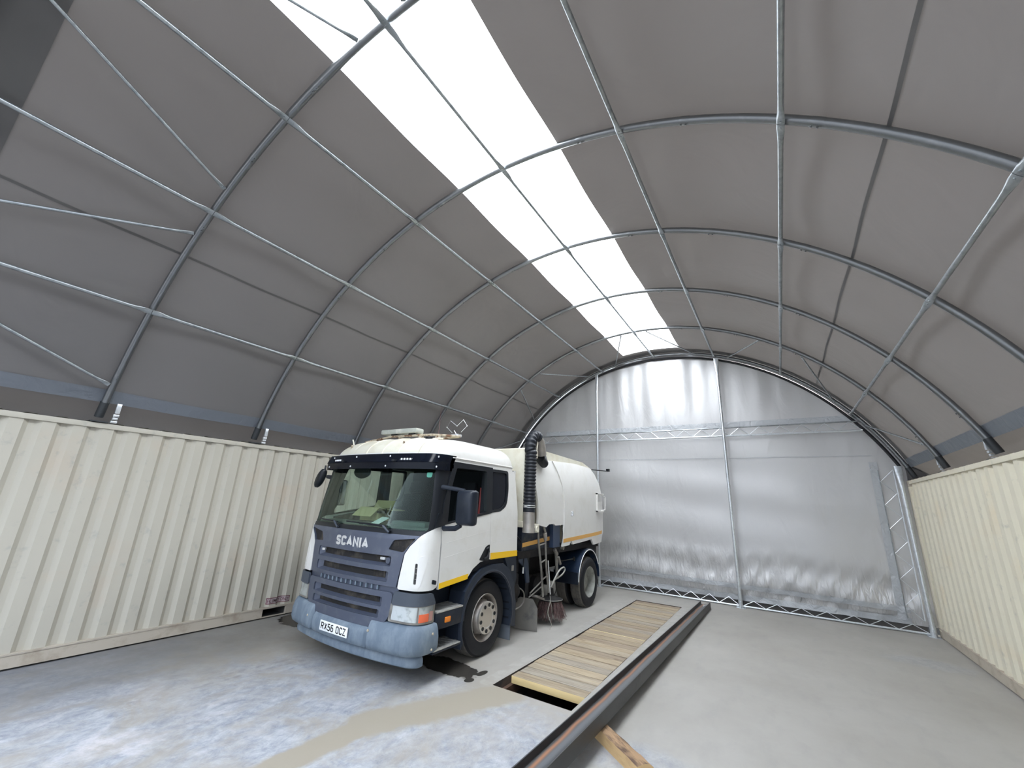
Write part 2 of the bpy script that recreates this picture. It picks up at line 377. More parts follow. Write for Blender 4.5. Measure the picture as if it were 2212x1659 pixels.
def floor_mat():
    m = bpy.data.materials.new('dusty_concrete'); m.use_nodes = True
    N, L = m.node_tree.nodes, m.node_tree.links
    b = N['Principled BSDF']; b.inputs['Roughness'].default_value = 0.62; b.inputs['Specular IOR Level'].default_value = 0.45
    tc = N.new('ShaderNodeTexCoord')
    def val(x):
        v = N.new('ShaderNodeValue'); v.outputs[0].default_value = x; return v.outputs[0]
    def math_(op, a, b_=None, c=None, clamp=False):
        n = N.new('ShaderNodeMath'); n.operation = op; n.use_clamp = clamp
        for i, x in enumerate((a, b_, c)):
            if x is None: continue
            if isinstance(x, (int, float)): n.inputs[i].default_value = x
            else: L.new(x, n.inputs[i])
        return n.outputs[0]
    def noise(scale, det=5, stretch=None, rot=0, dist=0, rg=.6):
        n = N.new('ShaderNodeTexNoise'); n.inputs['Scale'].default_value = scale; n.inputs['Detail'].default_value = det
        n.inputs['Distortion'].default_value = dist; n.inputs['Roughness'].default_value = rg
        mp = N.new('ShaderNodeMapping'); mp.inputs['Scale'].default_value = stretch or (1, 1, 1); mp.inputs['Rotation'].default_value = (0, 0, rot)
        L.new(tc.outputs['Object'], mp.inputs[0]); L.new(mp.outputs[0], n.inputs['Vector'])
        return n.outputs['Fac']
    def ramp(v, lo, hi): return math_('MULTIPLY_ADD', v, 1/(hi-lo), -lo/(hi-lo), True)
    def mix(f, a, bcol):
        mx = N.new('ShaderNodeMix'); mx.data_type = 'RGBA'; L.new(f, mx.inputs['Factor'])
        if isinstance(a, tuple): mx.inputs['A'].default_value = (*a, 1)
        else: L.new(a, mx.inputs['A'])
        mx.inputs['B'].default_value = (*bcol, 1); return mx.outputs['Result']
    sp = N.new('ShaderNodeSeparateXYZ'); L.new(tc.outputs['Object'], sp.inputs[0]); X, Y = sp.outputs['X'], sp.outputs['Y']
    wob = math_('MULTIPLY_ADD', noise(1.6, 5), 2.4, -1.2)
    wob2 = math_('MULTIPLY_ADD', noise(7, 5), 1.2, -0.6)
    def blob(cx, cy, rx, ry, wscale=0.35, edge=.25):       # 1 inside a wobbly ellipse
        dx = math_('MULTIPLY', math_('SUBTRACT', X, cx), 1/rx); dy = math_('MULTIPLY', math_('SUBTRACT', Y, cy), 1/ry)
        d = math_('SQRT', math_('ADD', math_('MULTIPLY', dx, dx), math_('MULTIPLY', dy, dy)))
        d = math_('ADD', d, math_('MULTIPLY', wob, wscale)); d = math_('ADD', d, math_('MULTIPLY', wob2, wscale))
        return math_('MULTIPLY_ADD', d, -1/edge, (1+edge/2)/edge, True)
    def seg(ax, ay, bx, by, wd, edge=.3):                   # 1 along a wobbly strip
        ux, uy = bx-ax, by-ay; l2 = ux*ux+uy*uy
        px = math_('SUBTRACT', X, ax); py = math_('SUBTRACT', Y, ay)
        t = math_('MULTIPLY', math_('ADD', math_('MULTIPLY', px, ux), math_('MULTIPLY', py, uy)), 1/l2, None, True)
        qx = math_('SUBTRACT', px, math_('MULTIPLY', t, ux)); qy = math_('SUBTRACT', py, math_('MULTIPLY', t, uy))
        d = math_('MULTIPLY', math_('SQRT', math_('ADD', math_('MULTIPLY', qx, qx), math_('MULTIPLY', qy, qy))), 1/wd)
        d = math_('ADD', d, math_('MULTIPLY', wob, .35)); d = math_('ADD', d, math_('MULTIPLY', wob2, .5))
        return math_('MULTIPLY_ADD', d, -1/edge, (1+edge/2)/edge, True)
    base = mix(ramp(noise(0.7, 6), .35, .7), (0.320, 0.305, 0.28), (0.38, 0.368, 0.345))
    base = mix(math_('MULTIPLY', ramp(noise(5, 6, (1, .4, 1), .5), .5, .8), .35), base, (0.25, 0.245, 0.24))
    # warmer, thicker dust on the truck side
    warm = math_('MULTIPLY', blob(-2.6, 2.4, 3.4, 2.9, .3, .8), ramp(noise(2.2, 7), .30, .62))
    base = mix(math_('MULTIPLY', warm, .85), base, (0.285, 0.252, 0.205))
    # swept blue-grey concrete where the dust is gone, near the open front
    area = math_('MAXIMUM', blob(-1.7, 3.1, 1.5, 1.35, .5, .7), blob(-3.0, 1.2, 2.6, 1.5, .5, .8))
    area = math_('MAXIMUM', area, blob(0.0, 2.9, 1.25, 1.6, .4, .3))
    area = math_('MAXIMUM', area, math_('MULTIPLY', blob(1.5, 4.2, .6, .35, .4, .5), .7))
    area = math_('MAXIMUM', area, math_('MULTIPLY', blob(4.3, 9.6, .5, .3, .4, .5), .4))
    area = math_('MAXIMUM', area, math_('MULTIPLY', blob(-0.2, 8.2, .35, 1.1, .4, .6), .45))
    area = math_('MULTIPLY', area, math_('MULTIPLY_ADD', ramp(noise(1.5, 6, (1, .8, 1), .6, .6, .7), .38, .56), .80, .20))
    path = math_('MAXIMUM', seg(-1.05, 1.4, -0.92, 3.3, .15), seg(-0.92, 3.3, -0.25, 4.62, .24))
    area = math_('MULTIPLY', area, math_('SUBTRACT', 1.0, path))
    base = mix(math_('MULTIPLY', path, .9), base, (0.30, 0.268, 0.215))
    wv = N.new('ShaderNodeTexWave'); wv.inputs['Scale'].default_value = 2.6; wv.inputs['Distortion'].default_value = 9; wv.inputs['Detail'].default_value = 6
    wv.inputs['Detail Scale'].default_value = 2.2; wv.inputs['Detail Roughness'].default_value = .75
    mpw = N.new('ShaderNodeMapping'); mpw.inputs['Rotation'].default_value = (0, 0, 1.15); L.new(tc.outputs['Object'], mpw.inputs[0]); L.new(mpw.outputs[0], wv.inputs['Vector'])
    streak = math_('MULTIPLY_ADD', ramp(noise(7, 9, (1, .75, 1), .75, .4, .8), .34, .64), .9, math_('MULTIPLY', wv.outputs['Fac'], .10), True)
    blue = mix(streak, (0.175, 0.20, 0.25), (0.46, 0.475, 0.50))
    blue = mix(math_('MULTIPLY', ramp(noise(1.9, 6, None, 0, .4, .7), .50, .68), math_('MULTIPLY_ADD', blob(-2.6, 1.4, 2.4, 1.2, .4, .7), .75, .25)), blue, (0.56, 0.54, 0.56))
    mxx = N.new('ShaderNodeMix'); mxx.data_type = 'RGBA'
    L.new(math_('MULTIPLY', area, .92), mxx.inputs['Factor']); L.new(base, mxx.inputs['A']); L.new(blue, mxx.inputs['B'])
    cur = mxx.outputs['Result']
    # darker floor by the left container, faint curved tyre tracks
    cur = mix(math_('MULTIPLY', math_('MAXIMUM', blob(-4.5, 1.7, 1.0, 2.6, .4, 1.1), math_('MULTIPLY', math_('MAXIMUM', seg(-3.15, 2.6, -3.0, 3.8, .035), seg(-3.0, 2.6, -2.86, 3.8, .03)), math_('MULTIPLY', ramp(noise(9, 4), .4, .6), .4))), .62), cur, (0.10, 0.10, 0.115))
    # wet patches under the truck
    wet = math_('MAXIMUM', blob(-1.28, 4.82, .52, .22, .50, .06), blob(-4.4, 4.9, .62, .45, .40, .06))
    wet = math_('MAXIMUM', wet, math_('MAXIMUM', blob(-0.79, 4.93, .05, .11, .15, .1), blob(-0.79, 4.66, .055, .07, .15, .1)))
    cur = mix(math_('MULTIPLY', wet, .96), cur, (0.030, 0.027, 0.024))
    # chipped pale cement edge around the pit
    rim = math_('MAXIMUM', seg(-.60, 4.74, -.60, 10.75, .07), seg(.66, 4.74, .66, 10.75, .09))
    cur = mix(math_('MULTIPLY', math_('MULTIPLY', rim, ramp(noise(6, 5), .42, .62)), .32), cur, (0.48, 0.47, 0.455))
    cur = mix(ramp(math_('MULTIPLY', Y, -1.0), .6, .9), cur, (0.07, 0.07, 0.07))      # unseen ground outside the open front, darkened to cut bounced light
    L.new(cur, b.inputs['Base Color'])
    L.new(math_('MULTIPLY_ADD', wet, -.35, .62), b.inputs['Roughness'])
    bp = N.new('ShaderNodeBump'); bp.inputs['Strength'].default_value = .15; bp.inputs['Distance'].default_value = .006
    L.new(noise(14, 6), bp.inputs['Height']); L.new(bp.outputs[0], b.inputs['Normal'])
    return m
floor_m = floor_mat()
pit_m = mat('pit_wall_brick', (0.075, 0.055, 0.048), 0.9, 0, var=[((0.035, 0.03, 0.03), 5, .45, .65)])

# ------------------------------------------------------------------ floor with the pit
PX0, PX1, PY0, PY1 = -0.49, 0.53, 4.73, 10.76
m = MB()
xs = [-16, PX0, PX1, 16]; ys = [-14, PY0, PY1, 26]
for i in range(3):
    for j in range(3):
        if i == 1 and j == 1: continue
        vs = [m._v(p) for p in ((xs[i], ys[j], 0), (xs[i+1], ys[j], 0), (xs[i+1], ys[j+1], 0), (xs[i], ys[j+1], 0))]; m.face(vs)
bmesh.ops.remove_doubles(m.bm, verts=m.bm.verts[:], dist=1e-4)
m.mi = 1
D = -1.4
c = [(PX0, PY0), (PX1, PY0), (PX1, PY1), (PX0, PY1)]
for i in range(4):
    a, b = c[i], c[(i+1) % 4]
    m.face([m._v((a[0], a[1], 0)), m._v((b[0], b[1], 0)), m._v((b[0], b[1], D)), m._v((a[0], a[1], D))])
m.face([m._v((q[0], q[1], D)) for q in c])
o = m.build('floor', [floor_m, pit_m], sm=0, recalc=False); o['kind'] = 'structure'
# ledge the boards rest on
m = MB()
m.box(PX0, PX0+.05, PY0, PY1, -.20, -.095); m.box(PX1-.05, PX1, PY0, PY1, -.20, -.095)
o = m.build('trim_1', mat('rusty_angle_iron', (0.09, 0.05, 0.035), .8, .3), sm=0); o['kind'] = 'structure'

# ------------------------------------------------------------------ membrane roof and skylight
R0, ZC, RM = 5.485, 0.98, 5.545
Y0, S_, D_ = -0.44, 2.0393, 11.7964
AY = [D_-(6-k)*S_ for k in range(7)]
def arch_pt(th, r, y): return Vector((r*sin(rad(th)), y, ZC + r*cos(rad(th))))
def rm(y):
    t = ((y-AY[0]) / S_) % 1.0
    return RM - 0.035*math.sin(PI*t)**2
ysamp = [AY[0] + (AY[6]-AY[0])*k/96 for k in range(97)]
def strip(name, a0, a1, n, mt, dr=0.0, ylist=None, parent=None):
    mb = MB(); th = [a0+(a1-a0)*k/n for k in range(n+1)]
    mb.grid(lambda a, y: arch_pt(a, rm(y)+dr, y), th, ylist or ysamp)
    return mb.build(name, mt, parent, sm=60, recalc=False)
yo = ysamp
# the two opaque sides and, beyond the skylight's ends, the closing pieces are one cover
mb = MB()
ysk = [y for y in ysamp if y <= 11.36]
yb2 = [D_, D_+.07, D_+.14]
def addstrip(a0, a1, n, yl, dr=0.0):
    th = [a0+(a1-a0)*k/n for k in range(n+1)]
    mb.grid(lambda a, y: arch_pt(a, rm(y)+dr, y), th, yl)
addstrip(-66.2, -8.25, 40, ysamp); addstrip(8.25, 66.2, 40, ysamp)
yend = [11.36] + [y for y in ysamp if y > 11.36]
addstrip(-8.25, 8.25, 12, yend)
addstrip(-66.2, 66.2, 80, yb2)
for s in (-1, 1):                                            # skirts behind the containers' top rails
    def sk(t, y, s=s):
        p = arch_pt(66.2*s, rm(y), y); q = Vector((s*(5.36+.03*sin(y*2.3)), y, 2.86))
        return p.lerp(q, t) + Vector((s*0.05*sin(PI*t), 0, 0))
    mb.grid(sk, [0, .25, .5, .75, 1], ysamp + [D_+.14])
ceil_o = mb.build('ceiling', [memb], sm=60); ceil_o['kind'] = 'structure'
for s in (-1, 1):
    strip('hem_band', 64.7*s, 66.6*s, 3, memb_hem, -0.012, parent=ceil_o)
    strip('seam', 42.0*s, 42.35*s, 2, memb_dk, -0.006, parent=ceil_o)
strip('front_hem', -66, -8.25, 40, memb_dk, -0.01, [AY[0]+.02*k for k in range(21)], ceil_o)
strip('rear_hem', -66, 66, 60, memb_dk, -0.01, [D_-.30+.02*k for k in range(15)], ceil_o)
sk = strip('window_1', -8.25, 8.25, 14, skyl, 0.004, [y for y in ysamp if y < 11.36]+[11.36]); sk['kind'] = 'structure'

# ------------------------------------------------------------------ steel arches
ORD = ['at the open front end, over the camera', 'nearest in view, crossing the skylight at the top left', 'second in view from the open front',
       'third in view from the open front', 'fourth in view, halfway to the curtain', 'last one before the laced end arch', 'at the closed end, laced to the curtain']
for k in range(7):
    y = AY[k]
    t = empty('roof_arch', (0, y, 2.9), 'galvanised tubular roof arch ' + ORD[k], 'roof arch', 'roof arches')
    n = 68
    mb = MB(); mb.tube([arch_pt(-68.6+137.2*i/n, R0, y) for i in range(n+1)], 0.041, 14); mb.build('arch_tube', arch_m, t)
    for s in (-1, 1):
        for th in (11.8, 24.5, 37, 62.5) if k not in (6,) else (24.5,):
            mb = MB()
            pts = [arch_pt(s*th + a, R0, y) for a in (-.55, -.5, .5, .55)]
            mb.tube(pts, [.0412, .0425, .0425, .0412], 14)
            for da in (-.3, .25):
                p = arch_pt(s*th+da, R0-.043, y); q = arch_pt(s*th+da, R0-.058, y); mb.tube([p, q], .009, 6)
            mb.build('joint_sleeve', arch_m, t)
        bx = s*(R0*sin(rad(68.6)))
        mb = MB(); mb.box(bx-.11, bx+.11, y-.09, y+.09, 2.90, 2.915); 
        mb.tube([arch_pt(s*68.6, R0, y), arch_pt(s*66.4, R0, y)], .05, 12); mb.build('base_plate', darksteel, t)
        mb = MB()
        c0 = Vector((bx - s*.02, y+.16, 2.915))
        for z0, z1, wd in ((0, .03, .035), (.045, .075, .028), (.085, .12, .032), (.13, .27, .026)):
            mb.box(c0.x-.018-s*z0*.25, c0.x+.018-s*z0*.25, c0.y-wd, c0.y+wd, c0.z+z0, c0.z+z1, .004)
        mb.build('tension_clamp', galv_lt, t)

# ------------------------------------------------------------------ purlins and diagonal braces
def crushed_tube(mb, p, q, r, flat=.11, n=12, normal=None, fl=0.28):
    """a tube whose two ends are pressed flat for bolting"""
    p, q = Vector(p), Vector(q); d = (q-p); L_ = d.length; t = d/L_
    nrm = (normal - t*normal.dot(t)).normalized(); sd = t.cross(nrm).normalized()
    rings = []
    for dist, a, b in ((0, 1.45, fl*.75), (flat*.55, 1.5, fl*.75), (flat*.9, 1.35, .42), (flat*1.6, 1.1, .85), (flat*2.1, 1, 1)):
        rings.append((dist, a, b))
    seq = rings + [(L_*.5, 1, 1)] + [(L_-d_, a, b) for d_, a, b in rings[::-1]]
    R = []
    for dd, a, b in seq:
        cc = p + t*dd
        R.append([cc + sd*r*a*cos(2*PI*k/n) + nrm*r*b*sin(2*PI*k/n) for k in range(n)])
    mb.loft(R, True, True)
    for e, sg in ((p, 1), (q, -1)):
        c1 = e + t*sg*.035
        mb.tube([c1 - nrm*.012, c1 + nrm*.022], .011, 6)
PTH = [-51.5, -34.1, -17.05, 0, 17.05, 34.1, 51.5]
PN = ['lowest purlin on the left side', 'middle purlin on the left side', 'upper purlin left of the skylight', 'ridge purlin below the skylight',
      'upper purlin right of the skylight', 'middle purlin on the right side', 'lowest purlin on the right side']
BN = ['in the open front bay beside the camera', 'in the second bay from the open front', 'in the third bay from the open front', 'in the fourth bay from the front',
      'in the fifth bay from the front', 'in the last bay by the curtain']
for i, th in enumerate(PTH):
    for b in range(6):
        mb = MB(); nrm = (arch_pt(th, 1, 0)-arch_pt(th, 0, 0)).normalized()
        p = arch_pt(th, R0-.052, AY[b]+.003); q = arch_pt(th, R0-.052, AY[b+1]-.003)
        crushed_tube(mb, p, q, .0245, normal=nrm)
        o = mb.build('purlin_tube', galv, sm=40)
        tag(o, 'galvanised ' + PN[i] + ', ' + BN[b], 'purlin', 'purlin tubes')
BR = [(-3.8, -12.3, 'left of the ridge'), (2.9, 12.0, 'right of the ridge'), (29.3, 20.3, 'high on the right side'), (38.3, 47.3, 'midway down the right side'),
      (63.8, 55.0, 'low on the right side'), (-30.3, -21.3, 'high on the left side'), (-38.2, -46.5, 'midway down the left side'), (-63.7, -55.0, 'low on the left side')]
for i, (ta, tb, nm) in enumerate(BR):
    for (ka, kb, wh) in ((5, 6, 'in the end bay by the curtain'), (1, 0, 'in the open front bay')):
        mb = MB(); nrm = (arch_pt(ta, 1, 0)-arch_pt(ta, 0, 0)).normalized()
        sg = 1 if kb > ka else -1
        crushed_tube(mb, arch_pt(ta, R0-.03, AY[ka]+sg*.045), arch_pt(tb, R0-.03, AY[kb]-sg*.045), .017, .09, normal=nrm)
        o = mb.build('diagonal_brace', galv if i % 2 else galv, sm=40)
        tag(o, 'thin diagonal brace tube %s %s' % (nm, wh), 'brace', 'diagonal brace tubes')

# ------------------------------------------------------------------ closed end: curtain, posts, lattice rails
YB = 11.93
def fold(x, z):
    f = 0.0
    # hanging folds in the gable, gathered at the arch
    up = max(0, min(1, (z-4.2)/1.2))
    f += up*(.017*sin(x*7.1+.6*sin(x*2.3)) + .010*sin(x*13.7+1))*(1 if -1.7 < x < 1.7 else .45)
    mid = math.exp(-((z-2.6)/1.4)**2)
    f += mid*(.05*sin(x*.9+.5) + .012*sin(z*6+x*.8))
    lo = max(0, min(1, (1.4-z)/.9))
    f += lo*(.030*sin(z*9+.9*sin(x*1.7)) + .016*sin(x*9+z*8*sin(x*.7)) + .010*sin(x*17-z*13))
    f += .012*sin(x*3.1+z*.7)
    return f
def zt(x): return ZC + math.sqrt(max(0, (RM-.05)**2 - x*x))
mb = MB()
nx, nz = 210, 110
X0, X1 = -5.05, 5.05
G = []
for i in range(nx+1):
    x = X0+(X1-X0)*i/nx; top = zt(x); row = []
    for j in range(nz+1):
        t = j/nz; z = .13 + (top-.13)*t
        row.append(mb._v((x, YB + fold(x, z), z)))
    G.append(row)
for i in range(nx):
    for j in range(nz):
        mb.face((G[i][j], G[i+1][j], G[i+1][j+1], G[i][j+1]))
wb = mb.build('wall_back', [curtain_m], sm=60); wb['kind'] = 'structure'
def band(name, z0, z1, mt, x0=-5, x1=4.62, slope=0.0, off=.02):
    b_ = MB(); b_.grid(lambda x, z: (x, YB-off+fold(x, z+slope*x)*.9, z+slope*x), [x0+(x1-x0)*k/140 for k in range(141)], [z0+(z1-z0)*k/4 for k in range(5)])
    return b_.build(name, mt, wb, sm=60)
band('pipe_pocket', .40, .50, curtain_hem, slope=-.012)
band('bottom_hem', .13, .25, curtain_hem)
band('upper_hem', 4.24, 4.38, curtain_hem, -3.6, 4.4)
band('sheet_seam', 3.44, 3.452, curtain_hem, -3.6, 4.5)
band('side_hem', .2, 3.3, curtain_hem, 4.42, 4.56, 0, .03)
# added sheet behind the curtain, keeps outside light from under its hem
mb = MB(); mb.box(-5.7, 5.7, YB+.12, YB+.15, -.02, 1.2); mb.box(-5.7, 5.7, YB+.12, YB+.30, 1.18, 1.2); mb.build('light_block_skirt', memb_dk, wb, sm=0)
for s_ in (-1, 1):  # added panels that stop sun leaking past the curtain's ends
    mb = MB(); a_, b_ = sorted((s_*4.85, s_*5.75)); mb.box(a_, b_, YB+.115, YB+.14, 0, 3.4); mb.build('side_light_block', memb_hem, wb, sm=0)
    mb = MB(); a_, b_ = sorted((s_*5.00, s_*5.75)); mb.box(a_, b_, D_-.01, YB+.13, 2.90, 3.25); mb.build('corner_light_block', memb_dk, wb, sm=0)

def post(x, y, z1, r, label, foot=True):
    t = empty('gable_post', (x, y, 0), label, 'post', 'gable end posts')
    mb = MB(); L_ = z1
    rings = []
    for z, a, b in ((.0, 1, 1), (L_-.55, 1, 1), (L_-.30, 1.25, .7), (L_-.12, 1.6, .25), (L_, 1.6, .22)):
        rings.append([Vector((x + r*a*cos(2*PI*k/14), y + r*b*sin(2*PI*k/14), z)) for k in range(14)])
    mb.loft(rings); mb.build('post_tube', galv_lt, t, 40)
    if foot:
        mb = MB(); mb.box(x-.09, x+.09, y-.07, y+.07, 0, .012); mb.tube([(x, y, .01), (x, y, .20)], r*1.25, 14)
        mb.box(x-.012, x+.012, y-.08, y-.02, 0, .14); mb.build('post_foot', galv_lt, t)
    return t
post(-1.77, 11.72, 6.08, .030, 'upright galvanised gable post behind the truck tail')
post(1.64, 11.72, 6.12, .036, 'upright galvanised gable post in the middle of the curtain')
post(4.86, 11.72, 3.20, .040, 'short upright door post beside the right container')
def lattice(name, p, q, h_vec, pitch, r1, r2, rz, label, two=True):
    p, q, h_vec = Vector(p), Vector(q), Vector(h_vec)
    t = empty(name, p, label, 'lattice rail', 'lattice rails')
    mb = MB(); mb.tube([p, q], r1, 10); mb.build('main_chord', galv_lt, t)
    if two: mb = MB(); mb.tube([p+h_vec, q+h_vec], r2, 8); mb.build('second_chord', galv, t)
    n = max(2, round((q-p).length/pitch)); pts = []
    for k in range(2*n+1):
        pts.append(p.lerp(q, k/(2*n)) + (h_vec*.95 if k % 2 else h_vec*.05))
    mb = MB()
    for a, b in zip(pts, pts[1:]): mb.tube([a, b], rz, 6)
    mb.build('lacing_bars', galv_lt, t)
    return t
lattice('lattice_rail', (-4.40, 11.80, 4.0), (4.42, 11.80, 4.0), (0, .03, .215), .44, .024, .016, .007, 'horizontal lattice rail across the curtain at door head height')
lattice('lattice_rail', (-1.75, 11.81, .03), (1.60, 11.81, .03), (0, .06, .16), .41, .020, .010, .007, 'white floor lattice rail left of the middle post', False)
lattice('lattice_rail', (1.68, 11.81, .03), (4.83, 11.81, .03), (0, .06, .13), .45, .020, .010, .007, 'floor lattice rail right of the middle post', False)
lattice('lattice_rail', (4.79, 11.80, .25), (4.79, 11.80, 3.12), (-.25, .03, 0), .52, .010, .008, .005, 'upright lattice rail against the short door post')
# lacing cord along the end arch
mb = MB()
pts = []
for k in range(0, 61):
    th = -60 + 2*k
    r = (R0-.050) if k % 2 == 0 else (R0-.120)
    yy = D_+.05 if k % 2 == 0 else YB-.03
    pts.append(arch_pt(th, r, yy))
mb.tube(pts, .0035, 5)
tag(mb.build('lacing_cord', mat('white_cord', (.40, .40, .40), .7)), 'pale cord lacing the curtain to the end arch', 'cord')
# curved black edge pocket of the curtain along the arch
mb = MB(); mb.tube([arch_pt(-66+132*k/80, R0-.085, YB-.06) for k in range(81)], .032, 8)
mb.build('curtain_edge_roll', mat('black_pvc_edge', (.015, .015, .018), .5), wb)

# ------------------------------------------------------------------ shipping containers
def container(sx, xin, y0, y1, label, paint, pockets=(), sign=None):
    xo = xin + sx*2.44; H = 2.896
    beige = paint
    t = empty('shipping_container', ((xin+xo)/2, (y0+y1)/2, 0), label, 'container')
    # corrugated side
    prof = []; y = y0+.14; P = .278
    xf = xin + sx*.012; xb = xin + sx*.054
    while y < y1-.16:
        prof += [(y, xf), (y+.118, xf), (y+.166, xb), (y+.224, xb)]; y += P
    prof.append((y1-.12, xf))
    mb = MB(); mb.grid(lambda i, z: (prof[int(i)][1], prof[int(i)][0], z), range(len(prof)), [.165, 2.84])
    mb.build('side_panel', beige, t, sm=20)
    mb = MB()
    prof2 = [(a, xo - sx*(b-xin)*sx if False else xo - sx*abs(b-xin)) for a, b in prof]
    mb.grid(lambda i, z: (prof2[int(i)][1], prof2[int(i)][0], z), range(len(prof2)), [.165, 2.84]); mb.build('side_panel', beige, t, sm=20)
    # roof with cross corrugation
    mb = MB(); rp = []
    y = y0+.1
    while y < y1-.1: rp += [(y, H-.006), (y+.11, H-.006), (y+.15, H+.012), (y+.24, H+.012)]; y += .278
    mb.grid(lambda i, x: (x, rp[int(i)][0], rp[int(i)][1]), range(len(rp)), [min(xin, xo)+.03, max(xin, xo)-.03]); mb.build('roof_panel', beige, t, sm=20)
    for xx, s in ((xin, sx), (xo, -sx)):
        a, b = sorted((xx-s*.006, xx+s*.055))
        mb = MB(); mb.box(a, b, y0, y1, 2.825, H-.004, .004); mb.build('top_rail', beige, t)
        mb = MB(); a, b = sorted((xx-s*.004, xx+s*.045)); zb = .022
        cuts = sorted(pockets); ycur = y0
        for p0, p1 in cuts:
            mb.box(a, b, ycur, p0, zb, .162); mb.box(a, b, p0, p1, .150, .168); mb.box(a, b, p0, p1, zb-.002, zb+.006); ycur = p1
        mb.box(a, b, ycur, y1, zb, .162)
        a2, b2 = sorted((xx-s*.012, xx+s*.05)); mb.box(a2, b2, y0, y1, .158, .178)
        mb.build('bottom_rail', rail_m, t)
    for p0, p1 in pockets:
        mb = MB(); a, b = sorted((xin+sx*.05, xo-sx*.05))
        mb.box(a, b, p0-.006, p0, .02, .16); mb.box(a, b, p1, p1+.006, .02, .16); mb.box(a, b, p0, p1, .148, .156)
        mb.box(a, b, p0, p1, .018, .024); mb.build('fork_pocket', inside_dark, t)
    for xx, s in ((xin, sx), (xo, -sx)):
        for yy, sg in ((y0, 1), (y1, -1)):
            ya, yb = sorted((yy, yy+sg*.16)); a, b = sorted((xx-s*.008, xx+s*.15))
            mb = MB(); mb.box(a, b, ya, yb, .12, 2.78, .008); mb.build('corner_post', beige, t)
            for z0, z1 in ((0, .118), (2.782, 2.90)):
                mb = MB(); mb.box(a, b, ya, yb, z0, z1, .01); 
                mb.build('corner_casting', rail_m, t)
    a, b = sorted((xin+sx*.06, xo-sx*.06))
    mb = MB(); mb.box(a, b, y0+.02, y0+.06, .15, 2.84); mb.build('end_panel', beige, t)
    mb = MB(); mb.box(a, b, y1-.06, y1-.02, .15, 2.84); mb.build('end_panel', beige, t)
    mb = MB(); mb.box(a, b, y0+.02, y1-.02, .13, .16); mb.build('floor_panel', inside_dark, t)
    if sign:
        ya, yb, za, zb = sign
        red = mat('sign_dark_red', (0.17, 0.05, 0.07), .6)
        e = MB()
        # sign painted over the corrugations: follow the profile
        def xprof(y):
            for (a0, x0_), (a1, x1_) in zip(prof, prof[1:]):
                if a0 <= y <= a1: return x0_ + (x1_-x0_)*(y-a0)/max(1e-6, a1-a0)
            return xf
        off = -sx*.004
        yy = [ya+(yb-ya)*k/60 for k in range(61)]
        e.grid(lambda y, z: (xprof(y)+off*.5, y, z), yy, [za, zb]); base = e.build('warning_sign', mat('sign_pale', (0.45, 0.37, 0.38), .6), t, 0)
        e = MB()
        for z0, z1 in ((za, za+.012), (zb-.012, zb)): e.grid(lambda y, z: (xprof(y)+off, y, z), yy, [z0, z1])
        for q0, q1 in ((ya, ya+.01), (yb-.01, yb)): e.grid(lambda y, z: (xprof(y)+off, y, z), [q0, q1], [za, zb])
        e.build('sign_border', red, base, 0)
        me = text_mesh('FK. EMPTY ONLY', (zb-za)*.55, .0005, .012, (yb-ya)*.92)
        bm_ = bmesh.new(); bm_.from_mesh(me)
        bmesh.ops.subdivide_edges(bm_, edges=[e_ for e_ in bm_.edges if e_.calc_length() > .03], cuts=2)
        bm_.to_mesh(me); bm_.free()
        for v in me.vertices:
            y = (ya+yb)/2 + v.co.x; z = (za+zb)/2 + v.co.y
            v.co = Vector((xprof(y)+off*1.2, y, z))
        link('sign_lettering', me, red, base)
    return t
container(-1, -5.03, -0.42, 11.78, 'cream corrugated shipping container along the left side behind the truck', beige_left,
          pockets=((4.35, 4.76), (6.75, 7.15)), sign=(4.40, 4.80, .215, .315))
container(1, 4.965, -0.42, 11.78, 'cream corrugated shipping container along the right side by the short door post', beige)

# ------------------------------------------------------------------ boards over the pit
woods = []
for k in range(5):
    base = [(0.36, 0.295, 0.21), (0.40, 0.34, 0.255), (0.32, 0.26, 0.195), (0.345, 0.305, 0.25), (0.41, 0.335, 0.235)][k]
    woods.append(mat('weathered_board_%s' % 'abcde'[k], base, .75, 0,
        var=[((base[0]*.62, base[1]*.58, base[2]*.55), 6, .42, .68, (.35, 6, 3)), ((base[0]*.45, base[1]*.36, base[2]*.3), 2.2, .64, .74, (.8, 3, 2)), ((base[0]*1.2, base[1]*1.15, base[2]*1.05), 3, .6, .75, (.3, 4, 2))],
        bump=(5, .3, .006, (.35, 8, 4))))
freshwood = mat('fresh_sawn_pine', (0.80, 0.61, 0.30), .65, 0, var=[((0.55, 0.36, 0.14), 3, .5, .8, (.3, 2, 8)), ((0.35, 0.18, 0.07), 7, .73, .77)])
nb = 28; y = 5.13; pw = (PY1-.02-5.13)/nb
posn = ['first', 'second', 'third', 'fourth', 'fifth', 'sixth', 'seventh', 'eighth', 'ninth', 'tenth', 'eleventh', 'twelfth', 'thirteenth', 'fourteenth']
for k in range(nb):
    g = .006
    mb = MB(); dx = random.uniform(-.008, .008); dz = random.uniform(-.004, .003)
    mb.box(PX0+.015+dx, PX1-.012+dx, y+g, y+pw-g, -.093, -.008+dz, .004)
    for f in mb.bm.faces:
        if k == 0 and f.calc_center_median().y < y+g+.004 and abs(f.normal.y) > .5: f.material_index = 1
    o = mb.build('pit_board', [woods[(k*3+k//4) % 5], freshwood])
    if k < 14: lb = 'board over the pit, %s from the open near end' % posn[k]
    else: lb = 'board over the pit, %s from the far curtain end' % posn[nb-1-k]
    if k == 0: lb = 'front board over the open pit end with a fresh yellow sawn edge'
    tag(o, ('weathered brown ' if k else '') + lb, 'wooden board', 'boards over the inspection pit')
    y += pw
